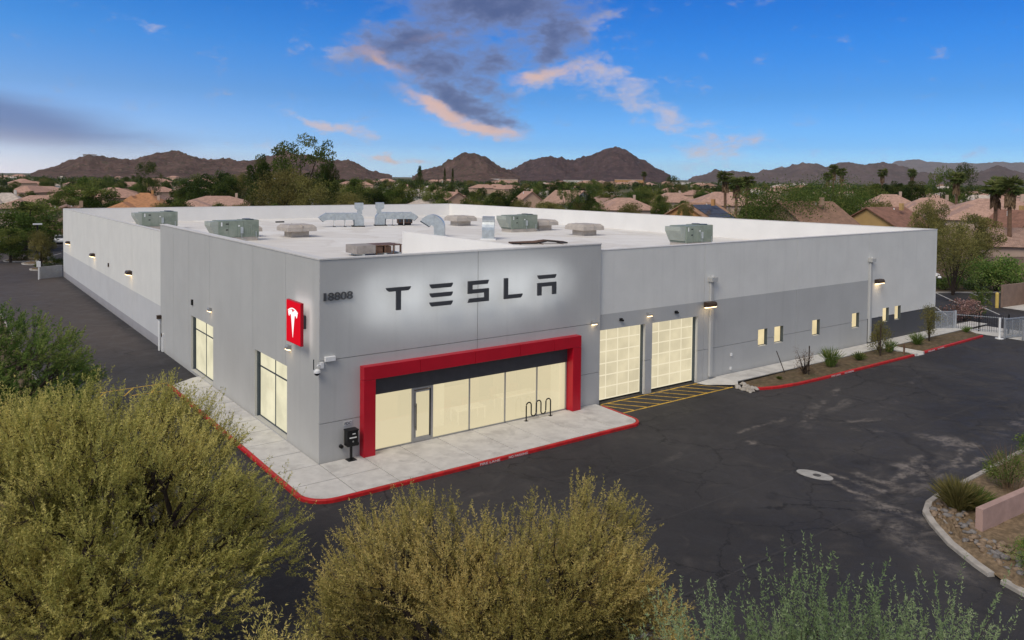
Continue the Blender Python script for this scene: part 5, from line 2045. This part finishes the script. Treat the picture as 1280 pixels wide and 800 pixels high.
def palm_proto(seed):
    global RNG
    RNG = np.random.default_rng(seed)
    t = link('fan_palm', None)
    m = MB()
    m.tube([(0, 0, -.03), (.004, 0, .3), (.0, .004, .6), (0, 0, .88)], [.026, .020, .018, .020], 8)
    m.build('trunk', PALMB, t)
    P, D, L, ti = [], [], [], []
    for i in range(44):
        a = RNG.uniform(0, 6.3)
        e = RNG.uniform(-.9, 1.35)
        dv = np.array([math.cos(a)*math.cos(e), math.sin(a)*math.cos(e), math.sin(e)])
        b = np.array([0, 0, .89])+dv*.055
        s = np.array([-math.sin(a), math.cos(a), 0])
        u = np.cross(dv, s)
        for k in range(9):
            w = (k-4)/4*1.15
            q = dv*math.cos(w)+s*math.sin(w)*.9+u*RNG.normal()*.1-np.array([0, 0, .18])
            P.append(b); D.append(q); L.append(.085*RNG.uniform(.8, 1.15)); ti.append(.5+.3*e/1.3+RNG.normal()*.15)
        P.append(np.array([0, 0, .885])); D.append(dv); L.append(.06); ti.append(.8)
    link('fronds', leaf_mesh('fronds', np.array(P), np.array(D), np.array(L), .017, np.array(ti), L_PALM), t)
    n = 120
    a = RNG.uniform(0, 6.3, n)
    z = RNG.uniform(.70, .87, n)
    P = np.stack([.02*np.cos(a), .02*np.sin(a), z], 1)
    D = np.stack([np.cos(a)*.35, np.sin(a)*.35, -np.ones(n)], 1)
    link('dead_frond_skirt', leaf_mesh('dead_frond_skirt', P, D, .085, .03, RNG.random(n), L_DRY), t)
    return t


PALM = [palm_proto(71), palm_proto(72)]
used = set()


def place_tree(src, x, y, sx, sz, label, cat='tree', group=None):
    k = src.name
    rz = random.uniform(0, 6.3)
    if k not in used:
        used.add(k)
        src.location, src.rotation_euler, src.scale = (x, y, -.2), (0, 0, rz), (sx, sx, sz)
        tag(src, label, cat, group)
        return src
    o = copy_thing(src, (x, y, -.2), rz, (sx, sx, sz), label, group)
    o['category'] = cat
    return o


TREES=[
('euc', 58.2, 148.2, 22.2, 8.3, 'tall airy eucalyptus rising above the mountain ridge'),
('bush', 51.3, 156.1, 18.4, 4.0, 'dense green tree against the left flank of the tall eucalyptus'),
('bush', 67.8, 155.0, 18.4, 3.3, 'narrow dense tree against the right flank of the tall eucalyptus'),
('olive', 48.7, 135.8, 15.3, 6.2, 'yellow green tree at the foot of the tall eucalyptus'),
('olive', 52.7, 130.0, 13.6, 5.0, 'yellow green tree right of the eucalyptus foot'),
('bush', 21.3, 199.4, 11.7, 8.1, 'dark green bushy tree behind the far corner of the white roof'),
('bush', 11.4, 180.6, 8.7, 5.2, 'dark green tree left of the bushy one by the pink roof'),
('euc', 55.0, 289.8, 16.9, 4.7, 'tall slim dark tree under the left mountain'),
('bush', 58.2, 216.9, 15.3, 7.9, 'wide dark tree between the left mountain and the eucalyptus'),
('bush', 56.6, 238.0, 11.8, 5.1, 'rounded tree left of the wide dark one'),
('olive', 68.3, 224.2, 13.8, 5.5, 'olive tree behind the pink roofed house'),
('bush', 85.7, 174.4, 12.4, 5.6, 'dark tree right of the eucalyptus'),
('bush', 76.7, 145.3, 10.5, 4.0, 'green tree behind the parapet by the roof ducts'),
('olive', 60.8, 125.3, 9.7, 5.3, 'yellow green hedge like tree behind the back parapet'),
('conifer', 111.3, 183.4, 15.6, 3.5, 'dark pointed pine near the camel shaped hill'),
('bush', 101.1, 177.7, 11.6, 5.8, 'dark broad tree left of the pointed pine'),
('bush', 107.8, 168.0, 10.8, 4.8, 'green tree right of the pointed pine'),
('conifer', 144.4, 221.9, 15.7, 1.8, 'slim cypress, left one of the pair'),
('conifer', 146.9, 220.3, 15.4, 1.8, 'slim cypress, right one of the pair'),
('bush', 92.5, 124.4, 9.7, 4.2, 'broad dark tree behind the inner roof corner'),
('bush', 94.8, 116.7, 10.2, 4.9, 'broad dark tree right of the inner roof corner'),
('bush', 167.8, 205.7, 11.1, 4.9, 'round dark tree above the peach wall house'),
('bush', 173.0, 201.6, 11.2, 4.2, 'dark brownish tree by the grey house'),
('bush', 205.4, 226.8, 13.2, 6.2, 'tall dark tree behind the grey house'),
('bush', 126.4, 123.2, 9.9, 3.2, 'neat round dark green tree between two houses'),
('olive', 91.2, 94.2, 8.6, 4.0, 'olive shrub like tree below the grey house'),
('bush', 269.6, 276.8, 12.6, 5.9, 'dark tree below the pointed mountain'),
('bush', 165.7, 154.9, 10.6, 5.3, 'green tree behind the pink roofs'),
('bush', 194.2, 168.9, 10.5, 6.5, 'wide green tree behind the pink roofs'),
('bush', 125.9, 95.7, 9.3, 2.7, 'rounded tree by the orange gabled house'),
('olive', 102.9, 83.5, 8.2, 3.3, 'low olive tree behind the east parapet'),
('olive', 103.2, 68.5, 8.8, 1.9, 'slim green tree before the orange gable'),
('euc', 298.8, 247.4, 14.3, 4.2, 'small tall tree right of the pointed mountain'),
('bush', 109.5, 52.2, 11.9, 7.0, 'large rounded green tree behind the east parapet'),
('bush', 135.5, 58.0, 12.9, 7.8, 'large dark green tree right of the rounded one'),
('bush', 196.2, 82.9, 12.6, 5.8, 'yellowish green tree behind the dark one'),
('bush', 209.7, 78.6, 13.6, 6.1, 'dark green round tree in the suburb skyline'),
('bush', 242.9, 101.7, 14.2, 6.5, 'dark tree on the skyline beneath the twin hills'),
('olive', 135.4, 48.1, 9.7, 3.4, 'low green tree beside the yellow gabled house'),
('euc', 195.0, 63.1, 16.5, 4.7, 'tall dark tree on the skyline at right'),
('euc', 201.4, 61.1, 17.0, 3.3, 'tall slim tree right of the tall dark skyline tree'),
('olive', 112.5, 27.0, 10.3, 3.1, 'brownish olive tree behind the corner of the white wall'),
('olive', 105.8, 17.5, 9.0, 3.4, 'dark olive tree over the tan garden wall'),
('olive', 81.0, 9.4, 8.4, 3.4, 'yellow green tree with forked trunk at the lot edge'),
('bush', -0.3, 121.5, 8.2, 6.6, 'large green tree over the parked cars at left'),
('olive', -1.6, 86.4, 5.5, 1.7, 'small pale green tree behind the lamp post'),
('bush', -3.8, 101.7, 4.8, 3.0, 'low green tree beside the parked car'),
]
random.seed(19)
for k, x, y, h, hw, lab in TREES:
    if 'forked trunk' in lab:
        shrub((x, y, -.15), lab, 5.6, 3.3, L_SAGE, 77, 8000, (.22, .08), None, 'mesquite_tree', 'tree', 9, tree=2.7)
        continue
    if 'rounded green tree behind the east' in lab or 'right of the rounded one' in lab:
        big = 'rounded green' in lab
        shrub((x, y, -.2), lab, h+.6, hw*1.15, L_MID, 78 if big else 79, 26000, (.34, .17), 'single trees that stand out beyond the building', 'broadleaf_tree', 'tree', 9)
        continue
    src = random.choice(PR[k])
    if 'yellowish green' in lab or 'green tree behind the pink' in lab or 'large rounded green' in lab:
        src = PR['bush'][1]
    place_tree(src, x, y, hw*2.35, (h+.2)*1.03, lab, group='single trees that stand out beyond the building')
PALMS = [(147.1, 93.8, 15.0, 'left palm of the three by the pink roof'), (136.8, 82.6, 13.4, 'middle, shorter palm of the three by the pink roof'), (146.2, 86.7, 13.9, 'right palm of the three by the pink roof'),
         (328.2, 174.2, 20.2, 'tall thin palm on the skyline, left of the close pair'), (312.8, 161.0, 18.7, 'tall thin palm on the skyline, right of the close pair'), (292.8, 155.4, 16.4, 'short skyline palm left of the close pair'),
         (338.4, 156.2, 18.8, 'lone skyline palm beneath the twin hills'), (361.9, 154.4, 18.8, 'skyline palm left of the tall dark trees'),
         (125.2, 22.9, 13.4, 'large palm with a reddish trunk, left of the pair at the right edge'), (122.2, 19.6, 13.7, 'large palm with a reddish leaning trunk, right of the pair at the right edge'),
         (225.8, 62.6, 14.8, 'palm behind the pair at the right edge'), (418.9, 382.5, 18.3, 'tiny palm right of the pointed mountain foot'), (177.9, 52.4, 15.4, 'palm with a brown trunk between the tall dark skyline trees')]
for i, (x, y, h, lab) in enumerate(PALMS):
    big = h < 15.1
    place_tree(PALM[i % 2], x, y, h*(1.25 if big and y < 100 else 1.05), h*1.03, lab, 'palm tree', 'fan palms')


def polar(a, d):
    return CAM.x+d*(math.cos(YAW)*math.cos(a)+math.sin(YAW)*math.sin(a)), CAM.y+d*(math.sin(YAW)*math.cos(a)-math.cos(YAW)*math.sin(a))


taken = [(h[0], h[1], h[2]*.75) for h in HS]+[(q[1], q[2], 3) for q in TREES]


def free(x, y, r):
    if -40 < x < 62 and y < 84:
        return False
    if x < 30 and y < 140:
        return False
    # keep the sight line to each house open
    for hx, hy, hr in taken:
        if (hx-x)**2+(hy-y)**2 < (hr+r)**2:
            return False
    dx, dy = x-CAM.x, y-CAM.y
    d = math.hypot(dx, dy)
    for hx, hy, w, *_ in HS:
        ex, ey = hx-CAM.x, hy-CAM.y
        e = math.hypot(ex, ey)
        if d < e and abs(math.atan2(dy, dx)-math.atan2(ey, ex)) < (w*.3+r)/e and e-d < 28:
            return False
    return True


# a belt of paler trees just behind the building's back and east walls
for i in range(26):
    x = -2+i*4.6+random.uniform(-1, 1)
    y = 150-x*.42+random.uniform(-6, 8)
    if not free(x, y, 2.5):
        continue
    place_tree(random.choice(PR['olive']+[PR['bush'][1]]), x, y, random.uniform(6, 8.5), random.uniform(7.0, 8.8), 'low olive tree of the belt of trees behind the back parapet', group='belt of trees behind the back parapet')
n = 0
while n < 290:
    a = random.uniform(-.60, .62)
    d = 150+850*random.random()**1.05
    x, y = polar(a, d)
    if not free(x, y, 3.5):
        continue
    k = random.choices(['bush', 'olive', 'euc', 'conifer'], [.62, .26, .05, .03])[0]
    h = random.uniform(5.0, 9.0)*(1+.25*(d > 350)) if k in ('bush', 'olive') else random.uniform(9, 13)
    w = h*random.uniform(.8, 1.35) if k in ('bush', 'olive') else h*(.55 if k == 'euc' else .38)
    side = 'left of the eucalyptus' if a < -.31 else 'between eucalyptus and pointed mountain' if a < .1 else 'right of the pointed mountain'
    side = ('nearest suburb rows ' if d < 300 else 'middle suburb rows ' if d < 560 else 'farthest suburb rows ')+side
    kind = {'bush': 'green leafy tree', 'olive': 'olive coloured tree', 'euc': 'tall narrow tree', 'conifer': 'slim pointed tree'}[k]
    place_tree(random.choice(PR[k]), x, y, w, h, '%s in the %s' % (kind, side), group='%ss in the %s' % (kind, side))
    n += 1

# fuller planting between the houses nearest the east wall
m_ = 0
while m_ < 46:
    a = random.uniform(.06, .60)
    d = random.uniform(150, 330)
    x, y = polar(a, d)
    if any((hx-x)**2+(hy-y)**2 < (w*.5+2)**2 for hx, hy, w, *_ in HS) or (x < 62 and y < 84) or (d < 185 and any(abs(math.atan2(hy-CAM.y, hx-CAM.x)-math.atan2(y-CAM.y, x-CAM.x)) < .045 for hx, hy, *_ in (HS[0], HS[1], HS[7]))):
        continue
    h = random.uniform(5.5, 8.2)
    place_tree(random.choice(PR['bush']+PR['olive'][:1]), x, y, h*random.uniform(1.0, 1.45), h, 'bushy garden tree between the pink roofed houses beyond the east wall', group='garden trees beyond the east wall')
    m_ += 1

# named bushes near the east lot
shrub((64.5, 1.0, -.15), 'pink flowering shrub behind the picket fence', 1.9, 1.7, L_PINK, 81, 2600, (.16, .09))
shrub((68.6, 1.2, -.15), 'small green shrub right of the pink flowering shrub', 2.4, 1.0, L_MID, 82, 1600, (.15, .07), tree=.3)
shrub((84.5, 12.0, -.1), 'bright green shrub under the tan block wall', 2.0, 2.0, L_GREEN, 83, 2600, (.2, .1))
shrub((87.5, 9.5, -.1), 'grey green shrub right of the bright green one under the wall', 1.9, 1.7, L_FRESH, 84, 2200, (.2, .1))
shrub((91.5, 12.6, -.1), 'sprawling dark tree shrub before the tan block wall', 4.6, 3.4, L_DARK, 85, 3200, (.26, .11), stems=9)
shrub((88.2, 7.7, -.2), 'clipped dark green hedge above the tan block wall', 4.3, 3.6, L_GREEN, 86, 5200, (.3, .15))
shrub((-1.1, 89.8, -.1), 'low dark shrub on the kerbed island nearest the grey wall', 1.0, 1.0, L_DARK, 87, 1400, (.14, .07))
shrub((.6, 90.5, -.1), 'rounded dark shrub right of the lamp post', 1.5, 1.5, L_DARK, 88, 1800, (.15, .07))
shrub((-2.3, 103.0, -.1), 'dark shrub at the foot of the parking lot tree', 1.6, 1.8, L_DARK, 89, 1800, (.17, .08))

# ---- far woods: thousands of tufts, one mass
n = 3600
RNG = np.random.default_rng(90)
a = RNG.uniform(-.66, .68, n)
d = 850+2000*RNG.random(n)**1.2
X = CAM.x+d*(math.cos(YAW)*np.cos(a)+math.sin(YAW)*np.sin(a))
Y = CAM.y+d*(math.sin(YAW)*np.cos(a)-math.cos(YAW)*np.sin(a))
Hh = RNG.uniform(3.5, 8.5, n)
k = 26
P = np.repeat(np.stack([X, Y, Hh*.45], 1), k, 0)
P += RNG.normal(size=P.shape)*np.repeat(np.stack([Hh*.33, Hh*.33, Hh*.22], 1), k, 0)
me = leaf_mesh('far_woodland', P, RNG.normal(size=P.shape), 2.3, 1.5, np.repeat(RNG.random(n), k)+.1*RNG.normal(size=n*k), L_DARK)
o = link('far_woodland', me)
tag(o, 'dark mass of far trees spread below the hills', 'woodland', kind='stuff')

# ---- far houses too small to show parts
hm = []
for w, dd, h, c in ((14, 10, 4.6, 'pink'), (11, 9, 4.2, 'white'), (18, 10, 5.5, 'peach'), (12, 12, 4.8, 'tan')):
    m = MB()
    m.box((-w/2, -dd/2, 0), (w/2, dd/2, h*.6), 0)
    rl = w*.2
    m.add([(-w/2-.5, -dd/2-.5, h*.6), (w/2+.5, -dd/2-.5, h*.6), (w/2+.5, dd/2+.5, h*.6), (-w/2-.5, dd/2+.5, h*.6), (-rl, 0, h), (rl, 0, h)], [(0, 1, 5, 4), (1, 2, 5), (2, 3, 4, 5), (3, 0, 4)], 1)
    hm.append(m.mesh('distant_house', [HW[c], RF[c]]))
random.seed(23)
for i in range(150):
    a = random.uniform(-.60, .62)
    d = random.choice((random.uniform(300, 800), random.uniform(800, 2100)))
    x, y = polar(a, d)
    o = link('distant_house', random.choice(hm))
    s = random.uniform(.9, 1.3)*(1 if d < 900 else 1.35)
    o.location, o.rotation_euler, o.scale = (x, y, -.2), (0, 0, random.uniform(0, 3.1)), (s, s, s*1.15)
    side = 'below the left mountain' if a < -.13 else 'below the middle hills' if a < .2 else 'below the right hand hills'
    tag(o, 'tiny pale house far off among the trees %s' % side, 'house', 'distant houses '+side)
for lab, a, d, w, h, c, z in (('long orange building at the foot of the pointed mountain', .147, 2050, 75, 11, 'orange', 0), ('pale long building left of the orange one at the mountain foot', .085, 2200, 90, 8, 'white', 0),
                              ('white long building right of the orange one', .205, 1800, 60, 7, 'white', 0), ('flat house on the crest of the left mountain', -.49, 2580, 34, 6, 'grey', 61),
                              ('white house on the slope of the left mountain', -.453, 2420, 20, 9, 'white', 22), ('white building at the foot of the camel shaped hill', -.03, 1950, 55, 10, 'white', 0),
                              ('second pale building at the foot of the camel shaped hill', -.005, 1900, 45, 9, 'peach', 0), ('pale building at the foot of the left mountain', -.30, 1700, 60, 8, 'white', 0)):
    x, y = polar(a, d)
    o = thing('distant_building', lab, 'building', (x, y, z-.2), face(x, y))
    m = MB(); m.box((-w/2, -8, -12 if z else 0), (w/2, 8, h)); m.build('wall', HW[c], o)
    m = MB(); m.box((-w/2-.6, -8.6, h), (w/2+.6, 8.6, h+.9)); m.build('roof', RF['white'], o)

# ------------------------------------------------------------------ hills
from mathutils import noise as mnoise


def hill(name, D, prof, Wd, mat, rough=.3, seed=0, nr=60, step=.0012, crag=0):
    A = np.array([p[0] for p in prof])
    Hh = np.array([p[1] for p in prof])
    n = int((A[-1]-A[0])/step)+1
    aa = np.linspace(A[0], A[-1], n)
    hh = np.interp(aa, A, Hh)
    ker = np.array([.25, .5, .25])
    for _ in range(2):
        hh[1:-1] = np.convolve(hh, ker, 'same')[1:-1]
    V, Fc = [], []
    top = max(Hh)
    for i in range(n):
        for j in range(nr):
            t = -1+2*j/(nr-1)
            d = D+t*Wd
            x, y = polar(float(aa[i]), d)
            q = Vector((x/(Wd*.55), y/(Wd*.55), seed))
            rid = 1-abs(mnoise.noise(q*2.0))*2
            fr = mnoise.fractal(q*4.5, .8, 2.1, 6)
            body = max(0.0, 1-abs(t)**1.25)
            h = float(hh[i])*body*(1+rough*(rid-.45)*min(1, abs(t)*5)*1.2)
            h += top*.20*fr*body*(.30+.70*min(1, abs(t)*4))
            h += top*.055*mnoise.fractal(q*17, .9, 2.0, 3)*body
            if crag:
                h += crag*max(0, mnoise.noise(q*14))*max(0, float(hh[i])/top-.45)*body
            V.append((x, y, h-2 if abs(t) < .999 else -4))
    for i in range(n-1):
        for j in range(nr-1):
            Fc.append((i*nr+j, (i+1)*nr+j, (i+1)*nr+j+1, i*nr+j+1))
    me = bpy.data.meshes.new(name)
    me.from_pydata(V, [], Fc)
    me.materials.append(mat)
    me.polygons.foreach_set('use_smooth', [True]*len(me.polygons))
    return tag(link(name, me), kind='structure')


hill('mountain', 2600, [(-0.5466, 5.9), (-0.5414, 10.6), (-0.5189, 34.1), (-0.5035, 52.0), (-0.491, 63.0), (-0.4679, 58.5), (-0.4476, 51.3), (-0.4352, 66.2), (-0.4227, 74.1), (-0.4014, 77.7), (-0.3842, 66.5), (-0.3737, 59.8), (-0.3561, 60.6), (-0.3427, 56.3), (-0.3156, 60.0), (-0.299, 73.2), (-0.2833, 81.5), (-0.257, 72.7), (-0.2226, 61.4), (-0.2024, 57.0), (-0.1848, 39.6), (-0.176, 29.6), (-0.1505, 9.6)], 520, HILL, seed=1)
hill('mountain', 2300, [(-0.1257, 10.6), (-0.1137, 29.3), (-0.1007, 38.9), (-0.0837, 48.6), (-0.0686, 69.8), (-0.0606, 77.0), (-0.0485, 79.7), (-0.0333, 70.8), (-0.0202, 48.0), (-0.0051, 32.1), (0.0101, 13.9)], 420, HILL, seed=2, rough=.4, crag=14)
hill('mountain', 3400, [(-0.0253, 13.2), (0.0, 48.4), (0.0152, 69.5), (0.0354, 101.0), (0.0475, 101.4), (0.0606, 88.2), (0.0676, 78.1), (0.0807, 95.6), (0.1007, 113.3), (0.1157, 137.5), (0.1277, 147.9), (0.1406, 138.0), (0.1554, 97.6), (0.1702, 77.7), (0.1848, 47.7), (0.1975, 21.2)], 700, HILL2, seed=3)
hill('mountain', 6500, [(0.2188, 11.0), (0.2294, 37.3), (0.2494, 83.1), (0.2711, 78.0), (0.2944, 66.7), (0.3128, 86.4), (0.331, 99.7), (0.3418, 131.1), (0.3552, 146.8), (0.3685, 144.1), (0.3798, 113.9), (0.3885, 138.5), (0.4014, 162.9), (0.4117, 145.0), (0.4201, 133.2), (0.4352, 151.3), (0.4476, 145.6), (0.4598, 110.5), (0.4679, 87.3), (0.4839, 70.5), (0.515, 54.8), (0.534, 95.4), (0.5503, 135.1), (0.5634, 90.8), (0.5742, 74.6), (0.6021, 43.3)], 900, HILL3, seed=4, step=.0016)
hill('mountain', 22000, [(0.3036, 27.3), (0.3146, 283.3), (0.3237, 326.9), (0.3418, 371.2), (0.3579, 248.4), (0.3929, 294.9), (0.431, 320.1), (0.4533, 502.3), (0.4719, 542.2), (0.4933, 463.7), (0.515, 483.5), (0.5414, 483.4), (0.5742, 482.9), (0.6157, 409.0), (0.655, 285.7)], 3600, HILL3, seed=5, step=.004)

# ------------------------------------------------------------------ evening air
HAZE, q, out = material('evening_haze')
pv = q.new('ShaderNodeVolumePrincipled')
pv.inputs['Color'].default_value = (.86, .93, 1.0, 1)
pv.inputs['Density'].default_value = 2.0e-5
pv.inputs['Anisotropy'].default_value = 0.0
q.l.new(pv.outputs[0], out.inputs['Volume'])
mb = MB()
mb.box((-27000, -27000, -1.3), (27000, 27000, 620))
tag(mb.build('haze', HAZE), 'thin pale evening haze over the whole valley', 'haze', kind='stuff')
